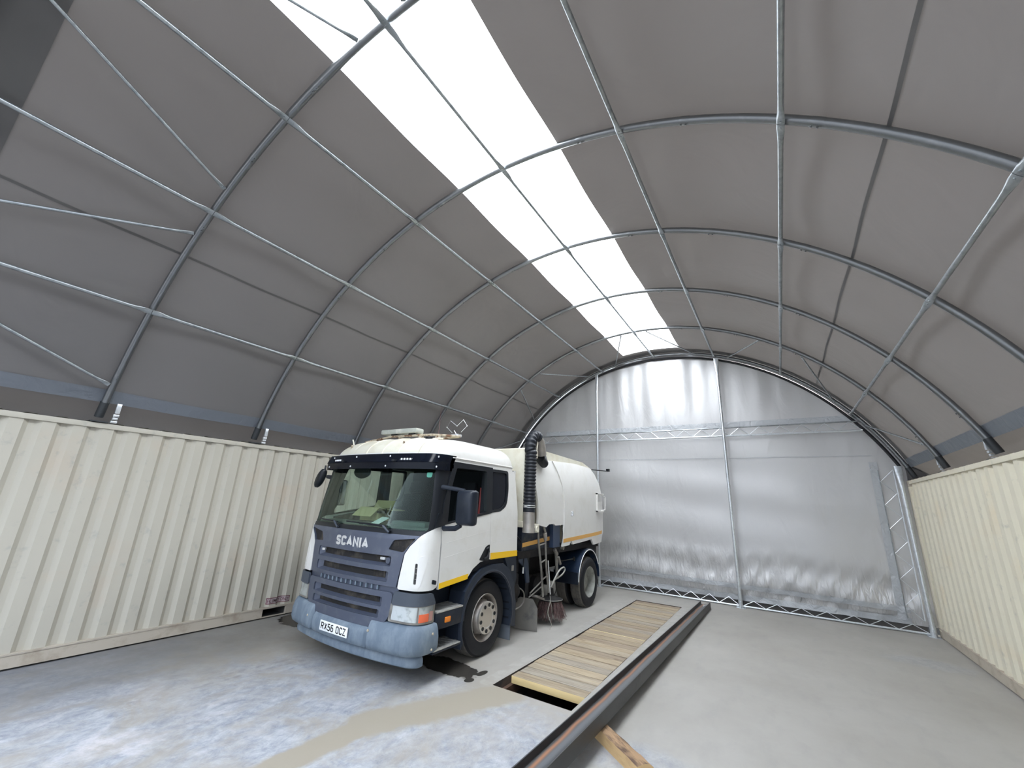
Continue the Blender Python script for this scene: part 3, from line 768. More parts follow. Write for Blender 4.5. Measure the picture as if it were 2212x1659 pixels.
# thin pale batten between two boards
mb = MB(); yb_ = 5.13+pw*13; mb.box(PX0+.02, PX1-.02, yb_-.004, yb_+.006, -.03, -.003)
tag(mb.build('batten', mat('pale_batten', (.80, .70, .45), .6)), 'thin pale yellow batten lying between the boards midway along the pit', 'batten')

# ------------------------------------------------------------------ steel beam and timber
steel = mat('mill_scale_steel', (0.045, 0.047, 0.050), .45, .3, var=[((0.075, 0.075, 0.075), 1.4, .45, .75, (1, .3, 1)), ((0.03, 0.028, 0.028), 3, .6, .8)])
def beam_mat():
    m = steel.copy(); m.name = 'rust_striped_web'
    N, L = m.node_tree.nodes, m.node_tree.links; b = N['Principled BSDF']
    old = b.inputs['Base Color'].links[0].from_socket
    tc = N.new('ShaderNodeTexCoord'); sp = N.new('ShaderNodeSeparateXYZ'); L.new(tc.outputs['Object'], sp.inputs[0])
    nz_ = N.new('ShaderNodeTexNoise'); nz_.inputs['Scale'].default_value = 1.3; L.new(tc.outputs['Object'], nz_.inputs['Vector'])
    def mt(op, a, b_=None, clamp=False):
        n = N.new('ShaderNodeMath'); n.operation = op; n.use_clamp = clamp
        for i, x in enumerate((a, b_)):
            if x is None: continue
            if isinstance(x, (int, float)): n.inputs[i].default_value = x
            else: L.new(x, n.inputs[i])
        return n.outputs[0]
    d = mt('ABSOLUTE', mt('ADD', sp.outputs['X'], mt('MULTIPLY_ADD', nz_.outputs['Fac'], .05) if False else mt('MULTIPLY', mt('SUBTRACT', nz_.outputs['Fac'], .5), .06)))
    d = mt('ABSOLUTE', mt('SUBTRACT', mt('ADD', sp.outputs['X'], mt('MULTIPLY', mt('SUBTRACT', nz_.outputs['Fac'], .5), .07)), -.052))
    f = mt('SUBTRACT', 1.15, mt('MULTIPLY', d, 42), True)
    mx = N.new('ShaderNodeMix'); mx.data_type = 'RGBA'; L.new(old, mx.inputs['A']); mx.inputs['B'].default_value = (0.33, 0.15, 0.075, 1); L.new(mt('MULTIPLY', f, .9), mx.inputs['Factor'])
    lt = mt('SUBTRACT', 1.3, mt('MULTIPLY', mt('ABSOLUTE', mt('SUBTRACT', sp.outputs['X'], -.005)), 26), True)
    mx2 = N.new('ShaderNodeMix'); mx2.data_type = 'RGBA'; L.new(mx.outputs['Result'], mx2.inputs['A']); mx2.inputs['B'].default_value = (0.165, 0.175, 0.19, 1)
    L.new(mt('MULTIPLY', mt('MULTIPLY', lt, mt('SUBTRACT', 1.0, f)), .7), mx2.inputs['Factor'])
    L.new(mx2.outputs['Result'], b.inputs['Base Color'])
    return m
Dp, Bf, tf, tw = .205, .135, .010, .007
t = empty('steel_beam', (0, 0, 0), 'long rust streaked steel beam lying on its side between pit and open floor', 'steel beam')
by0, by1 = 2.3, 11.08
L2 = (by1-by0)/2
# beam-local: x across, y along, z up; the root is turned and tipped slightly
near = Vector((.893, by0, .142)); far = Vector((.985, by1, .002))
mid = (near+far)/2; dv = (far-near).normalized()
rotM = Matrix.Translation(mid) @ dv.to_track_quat('Y', 'Z').to_matrix().to_4x4()
t.matrix_basis = rotM
def blocal(mb, name, mt_):
    me = bpy.data.meshes.new(name); bmesh.ops.recalc_face_normals(mb.bm, faces=mb.bm.faces[:]); mb.bm.to_mesh(me); mb.bm.free(); smooth(me, 30)
    o = bpy.data.objects.new(name, me); COL.objects.link(o); me.materials.append(mt_); o.parent = t; return o
mb = MB(); mb.box(-Dp/2, -Dp/2+tf, -L2, L2, 0, Bf, .002); blocal(mb, 'flange', steel)
mb = MB(); mb.box(Dp/2-tf, Dp/2, -L2, L2, 0, Bf, .002); blocal(mb, 'flange', steel)
mb = MB(); r_ = .012; z0, z1 = Bf/2-tw/2, Bf/2+tw/2; a = -Dp/2+tf; b = Dp/2-tf
poly = [(a, z0-r_), (a+r_*.3, z0-r_*.3), (a+r_, z0), (b-r_, z0), (b-r_*.3, z0-r_*.3), (b, z0-r_), (b, z1+r_), (b-r_*.3, z1+r_*.3), (b-r_, z1), (a+r_, z1), (a+r_*.3, z1+r_*.3), (a, z1+r_)]
mb.prism(poly, 'y', -L2, L2); blocal(mb, 'web', beam_mat())
mb = MB()
for (xx, yy) in ((-.03, -.10), (.0, -.16), (.03, -.13), (-.01, -.22)): mb.box(xx-.012, xx+.012, L2+yy-.02, L2+yy+.02, z1, z1+.0015)
blocal(mb, 'paint_marks', platewhite)

tm = mat('rough_timber', (0.36, 0.23, 0.13), .8, 0, var=[((0.10, 0.06, 0.04), 3.5, .45, .62, (1, 4, 2)), ((0.55, 0.38, 0.2), 6, .6, .8, (1, 5, 2))], bump=(8, .6, .02, (1, 5, 2)))
tm2 = mat('sawn_timber_side', (0.56, 0.38, 0.19), .75, 0, var=[((0.42, 0.27, 0.13), 5, .5, .75, (1, 4, 4))])
me_ = MB()
hw, hl, hh = .08, .47, .104
prof_ = [(-hw, 0), (hw, 0), (hw, hh-.03), (hw-.035, hh-.004), (0, hh), (-hw+.004, hh-.006)]
rings = []
for k in range(17):
    s_ = -hl + 2*hl*k/16; wob = [random.uniform(-.004, .004) for _ in prof_]
    rings.append([(s_, p[0]+(wob[i] if i > 1 else 0), p[1]+(wob[i]*.8 if i > 2 else 0)) for i, p in enumerate(prof_)])
me_.loft(rings)
for f in me_.bm.faces:
    c_ = f.calc_center_median()
    f.normal_update()
    if abs(f.normal.y) > .8 and c_.y < 0: f.material_index = 1
    if abs(f.normal.x) > .8: f.material_index = 1
tb = me_.build('timber_block', [tm, tm2], sm=30)
tb.location = (1.115, 4.345, 0.0); tb.rotation_euler = (0, 0, math.atan2(-.59, .76))
tag(tb, 'short rough brown timber block propping the steel beam near the camera', 'timber block')

# ================================================================== the truck
CXT, FY = -2.285, 3.80
def lerp(z, xs, ys):
    if z <= xs[0]: return ys[0]
    for a, b, p, q in zip(xs, xs[1:], ys, ys[1:]):
        if z <= b: return p+(q-p)*(z-a)/(b-a)
    return ys[-1]
TZ = [.15, .35, .6, 1.0, 1.60, 1.70, 2.50, 2.62]; TY = [.05, .01, .01, .02, .04, .07, .20, .24]
def wz(z): return lerp(z, [0, 1.9, 2.62], [1.22, 1.22, 1.185])
RC, BO, PH = .20, .105, rad(11)
def cyz(z): return lerp(z, TZ, TY)+BO+RC*cos(PH)
def S(u, z):
    s = 1 if u >= 0 else -1; a = abs(u); w_ = wz(z); x0 = w_-RC+RC*sin(PH); yF = lerp(z, TZ, TY)
    if a <= 1.02: x = a/1.02*x0; y = yF+BO*(x/x0)**2
    elif a <= 1.334:
        t_ = PH+(PI/2-PH)*(a-1.02)/.314; x = w_-RC+RC*sin(t_); y = yF+BO+RC*cos(PH)-RC*cos(t_)
    else: x = w_; y = cyz(z)+a-1.334
    return (CXT+s*x, FY+y, z)
def uS(Y, z): return 1.334+(Y-FY-cyz(z))
def qq(pts, k=1.0095): return [(p[0]*k, 2.1035+(p[1]-2.1035)*k)+tuple(p[2:]) for p in pts]
def side(sg, inset=0.0):
    return lambda y, z: (CXT+sg*(wz(z)-inset), y, z)
def flipx(poly): return [(-p[0],)+tuple(p[1:]) for p in poly]

T = empty('road_sweeper_truck', (CXT, FY, 0), 'white road sweeper truck with slate blue grille and ribbed black suction hose', 'truck')
def OP(poly, holes, fn, name, mt, step=.06, thick=.012, off=0.0, parent=T, sm=35, label=None):
    o = patch(poly, holes, fn, step, thick, off).build(name, mt, parent, sm)
    if label: o['label'] = label
    return o

# --- windscreen and frame
ws_out = rpoly([(-1.25, 1.665), (1.25, 1.665), (1.19, 2.58), (-1.19, 2.58)], .03)
ws_in = rpoly([(-1.17, 1.705), (1.17, 1.705), (1.115, 2.52), (-1.115, 2.52)], .06)
fr = OP(ws_out, [ws_in], S, 'windscreen_surround', black, .07, .03)
wsg = OP(ws_in, [], S, 'windscreen', screen_gl, .07, .004, -.008)
mb = MB()
stk = patch(rpoly([(.985, 2.44), (1.075, 2.44), (1.075, 2.375, .045), (.985, 2.375, .045)], .01, 5), [], S, .03, .001, -.014)
stk.build('windscreen_sticker', mat('teal_sticker', (.20, .55, .50), .5), wsg)
# --- grille
gu = [(-1.08, 1.645), (1.08, 1.645), (.955, 1.525), (.895, 1.43), (.872, 1.28), (.852, 1.13), (.84, 1.045), (-.84, 1.045), (-.852, 1.13), (-.872, 1.28), (-.895, 1.43), (-.955, 1.525)]
def slot(zc, h, wd): return rpoly([(-wd, zc-h/2), (wd, zc-h/2), (wd, zc+h/2), (-wd, zc+h/2)], .025)
ductR = rpoly([(.655, 1.462), (.72, 1.578), (1.035, 1.616), (.935, 1.512), (.88, 1.445)], .025)
ductL = rpoly(flipx([(.655, 1.462), (.72, 1.578), (1.035, 1.616), (.935, 1.512), (.88, 1.445)]), .025)
gr = OP(gu, [slot(1.325, .122, .72), slot(1.15, .118, .705), ductR, ductL], S, 'grille_panel', grille_m, .05, .035, .012)
gl_ = [(-.815, .985), (.815, .985), (.80, .72), (.70, .615), (.50, .575), (-.50, .575), (-.70, .615), (-.80, .72)]
gl = OP(rpoly(gl_, .06), [slot(.868, .105, .67), slot(.733, .090, .645)], S, 'lower_grille_panel', grille_m, .05, .035, .015)
# bevelled frames inside the slots and the dirty mesh behind
for zc, h, wd, par in ((1.325, .122, .72, gr), (1.15, .118, .705, gr), (.868, .105, .67, gl), (.733, .090, .645, gl)):
    mb = MB()
    m1 = [(u, zc+v) for u, v in ((-wd, -h/2), (wd, -h/2), (wd, h/2), (-wd, h/2))]
    wi = wd-.085; hi = h*.22
    m2 = [(-wi, zc-hi), (wi, zc-hi), (wi, zc+h*.42), (-wi, zc+h*.42)]
    N_ = 24
    def edge(mm, i, t_): a_, b_ = mm[i], mm[(i+1) % 4]; return (a_[0]+(b_[0]-a_[0])*t_, a_[1]+(b_[1]-a_[1])*t_)
    for i in range(4):
        n_ = N_ if i % 2 == 0 else 1
        for k in range(n_):
            P_ = []
            for mm, dy, tt in ((m1, .004, k/n_), (m1, .004, (k+1)/n_), (m2, .045, (k+1)/n_), (m2, .045, k/n_)):
                a_ = edge(mm, i, tt); s_ = S(*a_); P_.append(mb._v((s_[0], s_[1]+dy, s_[2])))
            mb.face(P_)
    mb.build('slot_lip', grille_m, par, 0)
    OP([(-wi, zc-hi), (wi, zc-hi), (wi, zc+h*.42), (-wi, zc+h*.42)], [], S, 'slot_mesh', mesh_m, .08, .004, -.043, par)
for du in (ductR, ductL): OP(du, [], S, 'corner_duct_mesh', mesh_m, .05, .01, -.012, gr)
OP([(-.86, .96), (.86, .96), (.87, 1.06), (-.87, 1.06)], [], S, 'grille_step', grille_m, .08, .02, -.022, gr)
for k in range(13):
    u = -.56+k*1.12/12; mb = MB()
    p = S(u, 1.015); mb.box(p[0]-.012, p[0]+.012, p[1]+.0, p[1]+.03, .99, 1.04)
    mb.build('step_rib', bump_m, gr, 0)
def lettering(me, name, mt_, parent, x, y, z, tilt=0.0):
    for v in me.vertices: v.co = Vector((x+v.co.x, y-v.co.z + tilt*v.co.y, z+v.co.y))
    return link(name, me, mt_, parent)
stroke_text('SCANIA', .125, .67, .27, .50, .014, lambda x, y, d_: (CXT-.005+x, FY+.036-d_+.10*x*x, 1.503+y)).build('maker_lettering', badge_m, gr, 20)
mb = MB(); p = S(-.61, 1.345); mb.box(p[0]-.03, p[0]+.03, p[1]-.012, p[1]+.02, 1.335, 1.365, .004); p = S(.585, 1.345); mb.box(p[0]-.04, p[0]+.04, p[1]-.012, p[1]+.02, 1.335, 1.365, .004)
mb.build('grille_badge', badge_m, gr)
mb = MB(); p = S(.665, 1.33); mb.lathe([(0, .0), (0, .035), (.012, .042), (.02, .042)], (p[0], p[1]-.006, 1.33), 'y', 18); mb.build('emblem_ring', grille_m, gr)

# --- cowl below windscreen + wipers
OP([(-1.10, 1.64), (1.10, 1.64), (1.22, 1.695), (-1.22, 1.695)], [], S, 'cowl', black, .08, .03, .008)
for u0, u1, zt_ in ((-.40, -.93, 1.725), (.58, -.22, 1.73)):
    a_ = Vector(S(u0+.06, 1.665))+Vector((0, -.03, 0)); b_ = Vector(S(u0-.06, 1.735))+Vector((0, -.045, 0)); c_ = Vector(S((u0+u1)/2-.1, zt_+.01))+Vector((0, -.035, 0))
    mb = MB(); mb.tube([a_, b_, b_.lerp(c_, .5), c_], [.022, .016, .009, .007], 8)
    mb.tube([Vector(S(u0-.02, zt_+.005))+Vector((0, -.012, 0)), Vector(S((u0+u1)/2, zt_+.015))+Vector((0, -.016, 0)), Vector(S(u1, zt_+.02))+Vector((0, -.012, 0))], .009, 6)
    wp = mb.build('wiper', black, T)
    mb = MB(); mb.tube([a_+Vector((0, -.004, 0)), b_+Vector((0, -.006, .004))], [.018, .012], 8); mb.build('wiper_arm_head', slate, wp)

OP([(-1.40, .60), (1.40, .60), (1.40, 1.72), (-1.40, 1.72)], [], S, 'front_backing', black, .1, .01, -.066)
# --- white corner panels, both sides
for sg in (1, -1):
    f = (lambda u, z, sg=sg: S(sg*u, z))
    cp = [(.905, 1.43), (.968, 1.525), (1.095, 1.65), (1.17, 1.70), (1.30, 1.755), (1.338, 1.775), (1.415, 1.60), (1.43, 1.27), (1.44, 1.06, .04), (1.36, 1.03, .02), (.862, 1.03, .03), (.868, 1.13), (.886, 1.28)]
    hole = rpoly([(1.07, 1.335), (1.105, 1.335), (1.11, 1.10), (1.075, 1.10)], .018)
    pth = rpoly([(c_[0], c_[1], (c_[2] if len(c_) > 2 else 0)) for c_ in cp], 0)
    cpn = OP(pth, [hole], f, 'corner_panel', white, .05, .02, .012, label='white curved corner panel beside the grille')
    OP(hole, [], f, 'vent_slot', inside_dark, .05, .004, -.008, cpn)
    mb = MB()
    for z in (1.16, 1.22, 1.28): p = Vector(f(1.09, z)); mb.box(p.x-.02, p.x+.02, p.y-.006, p.y+.01, z-.004, z+.004)
    mb.build('vent_bars', greymetal, cpn)
    OP(rpoly([(1.335, 1.15), (1.40, 1.13), (1.395, 1.085), (1.33, 1.10)], .015), [], f, 'side_repeater', black, .05, .02, .026, cpn)
    # raised air deflector shape
    OP(rpoly([(.98, 1.34), (1.14, 1.42), (1.24, 1.42), (1.16, 1.05), (1.02, 1.06)], .06), [hole], f, 'panel_bulge', white, .05, .008, .018, cpn)

# --- doors (with real window openings)
BELT = qq([(4.205, 1.775), (5.19, 1.93)])
for sg in (1, -1):
    fn = side(sg)
    doorp = qq([(4.215, 1.03), (4.79, 1.10), (4.90, 1.20), (5.05, 1.27), (5.285, 1.295), (5.255, 1.93), (5.245, 2.60), (4.36, 2.60), (4.19, 2.05), (4.17, 1.775), (4.21, 1.55)])
    win = rpoly(qq([(4.27, 1.80), (5.14, 1.935), (5.14, 2.545), (4.41, 2.535), (4.30, 2.2)]), .03)
    dr = OP(doorp, [win], fn, 'door', white, .07, .03, .008, label='white cab door')
    OP(win, [], fn, 'door_window_glass', side_gl, .2, .004, -.015, dr) if sg == -1 else None
    # black frame around the window opening
    w_out = qq([(4.16, 1.775), (5.285, 1.935), (5.285, 2.605), (4.35, 2.605), (4.19, 2.05)])
    OP(w_out, [rpoly(qq([(4.28, 1.81), (5.13, 1.945), (5.13, 2.535), (4.42, 2.525), (4.31, 2.2)]), .03)], fn, 'window_frame', black, .1, .05, .014, dr)
    # shut line groove + body creases
    mb = MB()
    for zc in (0.0, .175):
        pts = qq([(4.26, 1.56-zc), (5.27, 1.69-zc)]); mb.tube([Vector(fn(*pts[0]))+Vector((sg*.002, 0, 0)), Vector(fn(*pts[1]))+Vector((sg*.002, 0, 0))], .0072, 6)
    mb.build('door_crease', white, dr)
    hp = qq([(5.02, 1.30), (5.16, 1.275), (5.265, 1.285), (5.265, 1.50), (5.17, 1.47)])
    hb = OP(rpoly(hp, .03), [], fn, 'handle_recess', black, .05, .006, .018, dr)
    mb = MB(); pts = [(5.12, 1.31), (5.20, 1.33), (5.235, 1.40), (5.225, 1.46), (5.17, 1.44)]
    mb.tube([Vector(fn(*p_))+Vector((sg*.03, 0, 0)) for p_ in qq(pts)], .012, 8); mb.build('door_handle', black, dr)
    yt = qq([(4.22, 1.035), (4.785, 1.085), (4.80, 1.15), (4.22, 1.10)])
    OP(yt, [], fn, 'yellow_tape', yellow, .1, .003, .012, dr)
    # rear cab side with quarter glass
    rc = qq([(5.29, 1.29), (6.05, 1.285), (6.03, 1.95), (5.965, 2.45), (5.92, 2.60), (5.25, 2.60), (5.26, 1.93)])
    qg = rpoly(qq([(5.28, 1.965), (5.50, 1.99, .03), (5.66, 2.06, .12), (5.715, 2.30, .1), (5.70, 2.56, .05), (5.28, 2.555)]), .03)
    rs = OP(rc, [qg], fn, 'cab_side', white, .07, .03, .008)
    OP(qg, [], fn, 'quarter_window', mat('dark_quarter_glass', (.006, .008, .014), .12) if sg == 1 else side_gl, .2, .006, -.004, rs)
    OP([p_ for p_ in rpoly(qq([(5.262, 1.94, 0), (5.51, 1.96, .03), (5.69, 2.04, .12), (5.745, 2.30, .1), (5.73, 2.59, .05), (5.262, 2.585, 0)]), .03)], [rpoly(qq([(5.29, 1.975), (5.50, 2.0, .03), (5.65, 2.07, .12), (5.70, 2.30, .1), (5.69, 2.55, .05), (5.29, 2.545)]), .03)], fn, 'quarter_seal', black, .1, .04, .012, rs)
    OP(qq([(5.305, 1.285), (6.055, 1.28), (6.05, 1.365), (5.303, 1.375)]), [], fn, 'yellow_tape', yellow, .1, .003, .012, rs)
    mb = MB()
    for zc in (0.0, .175):
        p0, p1 = qq([(5.31, 1.695-zc), (6.03, 1.735-zc)]); mb.tube([Vector(fn(*p0))+Vector((sg*.002, 0, 0)), Vector(fn(*p1))+Vector((sg*.002, 0, 0))], .0072, 6)
    mb.build('side_crease', white, rs)
    # A pillar filler between windscreen and door glass
    f = (lambda u, z, sg=sg: S(sg*u, z))
    ap = [(1.20, 1.73), (uS(4.25, 1.79), 1.79), (uS(4.28, 2.05), 2.05), (uS(4.41, 2.63), 2.63), (1.17, 2.63)]
    OP(ap, [], f, 'windscreen_pillar', black, .06, .03, -.001)
    mb = patch(rpoly([(1.24, 1.745), (1.40, 1.775), (1.36, 1.92), (1.26, 1.93)], .02), [], f, .04, .03, .03); mb.build('wind_deflector', black, T)
    # rain gutter
    mb = MB(); mb.tube([Vector(S(sg*1.24, 2.62)), Vector(fn(4.36, 2.66))+Vector((sg*.012, 0, 0)), Vector(fn(5.4, 2.665))+Vector((sg*.012, 0, 0)), Vector(fn(5.93, 2.665))+Vector((sg*.006, 0, 0))], .010, 8); mb.build('roof_gutter', white, T)

# --- cab roof: lofted dome
YR = 5.93*1.0095
def roof_ring(t_):
    z = 2.60+.40*sin(t_*PI/2)**.9; k = 1-cos(t_*PI/2)
    fi, si, ri = .62*k, .26*k, .30*k
    ring = []
    w_ = 1.195; n = 14
    yf = FY+.235
    # front left corner -> front right -> rear
    def corner(cx_, cy_, r, a0, a1):
        for i in range(n+1): a_ = a0+(a1-a0)*i/n; ring.append((CXT+cx_+r*cos(a_), cy_+r*sin(a_), z))
    wi = w_-si; r1 = .20+.12*k
    for i in range(9):
        x = -wi+r1 + (2*wi-2*r1)*i/8; ring.append((CXT+x, yf+fi+BO*(x/(w_-.16))**2*(1-k), z - .05*k*(x/wi)**2))
    yc_ = yf+fi+BO*(1-k)+r1
    for i in range(1, 9): a_ = -PI/2+PI/2*i/8; ring.append((CXT+wi-r1+r1*cos(a_), yc_+r1*sin(a_), z-.05*k))
    yr = YR-ri; r2 = .10+.10*k
    for i in range(1, 9): ring.append((CXT+wi, yc_+(yr-r2-yc_)*i/8, z-.05*k))
    for i in range(1, 9): a_ = PI/2*i/8; ring.append((CXT+wi-r2+r2*cos(a_), yr-r2+r2*sin(a_), z-.05*k))
    for i in range(1, 9): x = wi-r2-(2*wi-2*r2)*i/8; ring.append((CXT+x, yr, z-.05*k*(x/wi)**2))
    for i in range(1, 9): a_ = PI/2+PI/2*i/8; ring.append((CXT-wi+r2+r2*cos(a_), yr-r2+r2*sin(a_), z-.05*k))
    for i in range(1, 9): ring.append((CXT-wi, yr-r2-(yr-r2-yc_)*i/8, z-.05*k))
    for i in range(1, 9): a_ = PI+PI/2*i/8; ring.append((CXT-wi+r1+r1*cos(a_), yc_+r1*sin(a_), z-.05*k))
    return ring
mb = MB(); mb.loft([roof_ring(t_/12) for t_ in range(13)], True, False)
top = roof_ring(1.0); cap = mb.bm.verts.new((CXT, (FY+YR)/2+.2, 3.012)); mb.bm.verts.ensure_lookup_table()
nR = len(top); lastring = mb.bm.verts[12*nR:13*nR]
mid_ = []
for v in lastring: mid_.append(mb._v(v.co.lerp(cap.co, .5)+Vector((0, 0, .006))))
for i in range(nR):
    j = (i+1) % nR
    mb.face((lastring[i], lastring[j], mid_[j], mid_[i])); mb.face((mid_[i], mid_[j], cap))
for f_ in mb.bm.faces:
    c_ = f_.calc_center_median()
    if c_.z > 2.74 and c_.x < CXT+.98 and c_.x > CXT-1.02: f_.material_index = 1
roof = mb.build('cab_roof', [white, creamroof], T, 40)
mb = MB()
for xx in (-.62, -.25, .1, .42, .78):
    pts = []
    for k in range(9):
        t_ = .12+.8*k/8; r_ = roof_ring(t_)
        # find the front point nearest xx
        pp = min(r_[:9], key=lambda p_: abs(p_[0]-CXT-xx)); pts.append((CXT+xx, pp[1], pp[2]+.001))
    mb.tube(pts, .010, 6)
mb.build('roof_rib', creamroof, roof)
# rear wall of the cab (with window) and floor
mb = MB()
yw = 6.03
for bx_ in ((-1.19, 1.19, 1.15, 2.62),): mb.box(CXT+bx_[0], CXT+bx_[1], yw-.03, yw, bx_[2], bx_[3])
mb.build('cab_rear_wall', white, T)
mb = MB(); mb.box(CXT-1.17, CXT+1.17, yw-.06, yw-.035, 1.15, 2.62); mb.build('rear_wall_trim', fabric_dark, T)
mb = MB(); mb.box(CXT-1.17, CXT+1.17, 4.10, yw-.03, 1.14, 1.18); mb.box(CXT-1.15, CXT+1.15, 4.35, yw-.03, 2.60, 2.62); mb.build('cab_floor', fabric_dark, T)
for sg in (1, -1):
    mb = MB(); mb.prism(qq([(4.30, 1.15), (5.98, 1.15), (5.98, 1.95), (5.2, 1.91), (4.30, 1.76)], 1.005), 'x', CXT+sg*1.15, CXT+sg*1.18); mb.build('door_trim', fabric_dark, T)
    mb = MB(); mb.box(CXT+sg*1.10-.03, CXT+sg*1.10+.03+.04*0, 5.24, 5.33, 1.9, 2.62); mb.build('door_pillar', fabric_dark, T)

# --- interior
mb = MB()
prof_ = [(4.02, 1.675), (4.08, 1.72), (4.30, 1.735), (4.52, 1.72), (4.60, 1.64), (4.58, 1.15), (4.05, 1.15)]
mb.prism(prof_, 'x', CXT-1.12, CXT+1.12); mb.box(CXT+.30, CXT+.95, 4.20, 4.50, 1.70, 1.79, .03)
mb.build('dashboard', dash_m, T)
for sx_ in (.62, -.62):
    mb = MB(); mb.box(CXT+sx_-.24, CXT+sx_+.24, 4.95, 5.42, 1.50, 1.64, .05); 
    rot = Matrix.Translation((0, 5.42, 1.60)) @ Matrix.Rotation(rad(-10), 4, 'X') @ Matrix.Translation((0, -5.42, -1.60))
    mb.box(CXT+sx_-.23, CXT+sx_+.23, 5.36, 5.48, 1.60, 2.18, .05, rot); mb.box(CXT+sx_-.13, CXT+sx_+.13, 5.37, 5.46, 2.20, 2.40, .04, rot)
    mb.box(CXT+sx_-.2, CXT+sx_+.2, 5.0, 5.38, 1.18, 1.50, .02)
    se = mb.build('seat', fabric_dark, T)
    if sx_ > 0:
        mb = MB(); mb.tube([(CXT+1.04, 5.28, 2.3), (CXT+1.02, 5.27, 1.7)], .02, 6); mb.build('seat_belt', mat('red_belt', (.25, .03, .03), .6), T)
mb = MB(); tor = []
cst = Vector((CXT-.62, 4.72, 1.74)); rt = Matrix.Rotation(rad(-35), 4, 'X')
for k in range(25): tor.append(cst + rt @ Vector((.22*cos(2*PI*k/24), 0, .22*sin(2*PI*k/24)))) 
rt2 = Matrix.Rotation(rad(55), 4, 'X'); tor = [cst + rt2 @ Vector((.22*cos(2*PI*k/24), .22*sin(2*PI*k/24), 0)) for k in range(25)]
mb.tube(tor, .016, 8); mb.tube([cst + rt2 @ Vector((-.2, 0, 0)), cst + rt2 @ Vector((.2, 0, 0))], .018, 8); mb.tube([cst, cst + rt2 @ Vector((0, 0, -.22))], .03, 8)
mb.build('steering_wheel', black, T)
mb = MB()
mb.tube([(CXT+.0, 4.36, 1.72), (CXT+.02, 4.34, 1.86), (CXT+.06, 4.30, 1.93)], .008, 6); mb.box(CXT-.14, CXT+.04, 4.30, 4.33, 1.86, 1.90, .006); mb.build('phone_holder', black, T)
mb = MB(); mb.loft([[(CXT-.44+.19*cos(a_*PI/8)*s_, 4.16+dy, 2.45+.10*sin(a_*PI/8)*s_) for a_ in range(16)] for dy, s_ in ((0, .9), (.02, 1), (.05, .9))]); mb.build('inner_kerb_mirror', black, T)

# --- sun visor
vz0, vz1 = 2.475, 2.685
def vis(u, t_):
    z = vz0+(vz1-vz0)*t_
    p = Vector(S(u, 2.52)); e = .13 if abs(u) < 1.24 else .13*max(0, 1-(abs(u)-1.24)/.16)
    yb_ = -e + (.06*max(0, t_-.45)/.55) + .012*(t_ < .43)
    p.y += yb_; p.z = z; p.x = CXT+(p.x-CXT)*1.012
    return p
us = [-1.40+2.8*k/70 for k in range(71)]
mb = MB(); mb.grid(vis, us, [0, .1, .25, .42, .44, .6, .8, .93, 1])
gm = bmesh.ops.solidify(mb.bm, geom=mb.bm.faces[:], thickness=.012)
vo = mb.build('sun_visor', mat('glossy_navy_visor', (.010, .014, .026), .22, coat=.3), T, 40)
mb = MB()
for xx in (-.55, .55): mb.box(CXT+xx-.03, CXT+xx+.03, FY+.08, FY+.26, 2.57, 2.6)
mb.build('visor_bracket', black, vo)
mb = MB()
for u_, t_ in ((-.98, .17), (-.36, .17), (.38, .17), (-.90, .82), (-.28, .82), (.42, .82), (1.20, .17), (1.20, .8), (-1.20, .17), (-1.20, .8)):
    p = vis(u_, t_); mb.lathe([(0, 0), (-.004, .009), (.0, .014), (.004, .014)], (p.x, p.y-.005, p.z), 'y', 10)
mb.build('visor_bolt', badge_m, vo)
for sg in (1, -1):
    mb = MB(); p0 = vis(sg*.70, .63)
    pts = [vis(sg*(.60+.22*k/4), tt) for tt in (.55,) for k in range(5)]
    mb.grid(lambda u_, t_, sg=sg: vis(sg*u_, t_)+Vector((0, -.006, 0)), [.62+.2*k/4 for k in range(5)], [.54, .68]); ml = mb.build('marker_light', mat('marker_lens_grey', (.10, .11, .12), .2), vo)
    mb = MB()
    for k in range(4): p = vis(sg*(.65+.047*k), .61)+Vector((0, -.012, 0)); mb.lathe([(0, 0), (-.004, .008), (0, .015), (.004, .015)], tuple(p), 'y', 10)
    mb.build('led_lens', platewhite, ml)

# --- roof equipment
mb = MB()
mb.tube([(CXT-.98, FY+.78, 2.985), (CXT-.3, FY+.74, 3.045), (CXT+.55, FY+.78, 3.045), (CXT+.95, FY+.98, 3.03)], .018, 8)
mb.tube([(CXT-.95, FY+.95, 2.985), (CXT+.90, FY+1.02, 3.03)], .016, 8)
for xx in (-.55, -.1, .35, .7): mb.box(CXT+xx-.015, CXT+xx+.015, FY+.72, FY+.80, 2.93, 3.03)
mb.build('beacon_frame', rust, T)
mb = MB(); mb.box(CXT-.55, CXT+.26, FY+.72, FY+.90, 3.085, 3.165, .025); lbr = mb.build('light_bar', mat('cloudy_lens', (.42, .44, .40), .3, 0, var=[((.6, .6, .55), 9, .5, .7)]), T)
mb = MB()
for xx in (-.28, .12): mb.box(CXT+xx-.06, CXT+xx+.06, FY+.76, FY+.86, 3.055, 3.09, .005); mb.tube([(CXT+xx-.12, FY+.8, 3.045), (CXT+xx-.03, FY+.8, 3.085)], .006, 5); mb.tube([(CXT+xx+.12, FY+.8, 3.045), (CXT+xx+.03, FY+.8, 3.085)], .006, 5)
mb.build('light_bar_foot', black, lbr)
mb = MB(); mb.box(CXT+.78, CXT+.92, FY+.95, FY+1.05, 3.03, 3.07, .006)
mb.tube([(CXT+.85, FY+1, 3.07), (CXT+.80, FY+1, 3.13)], .006, 5)
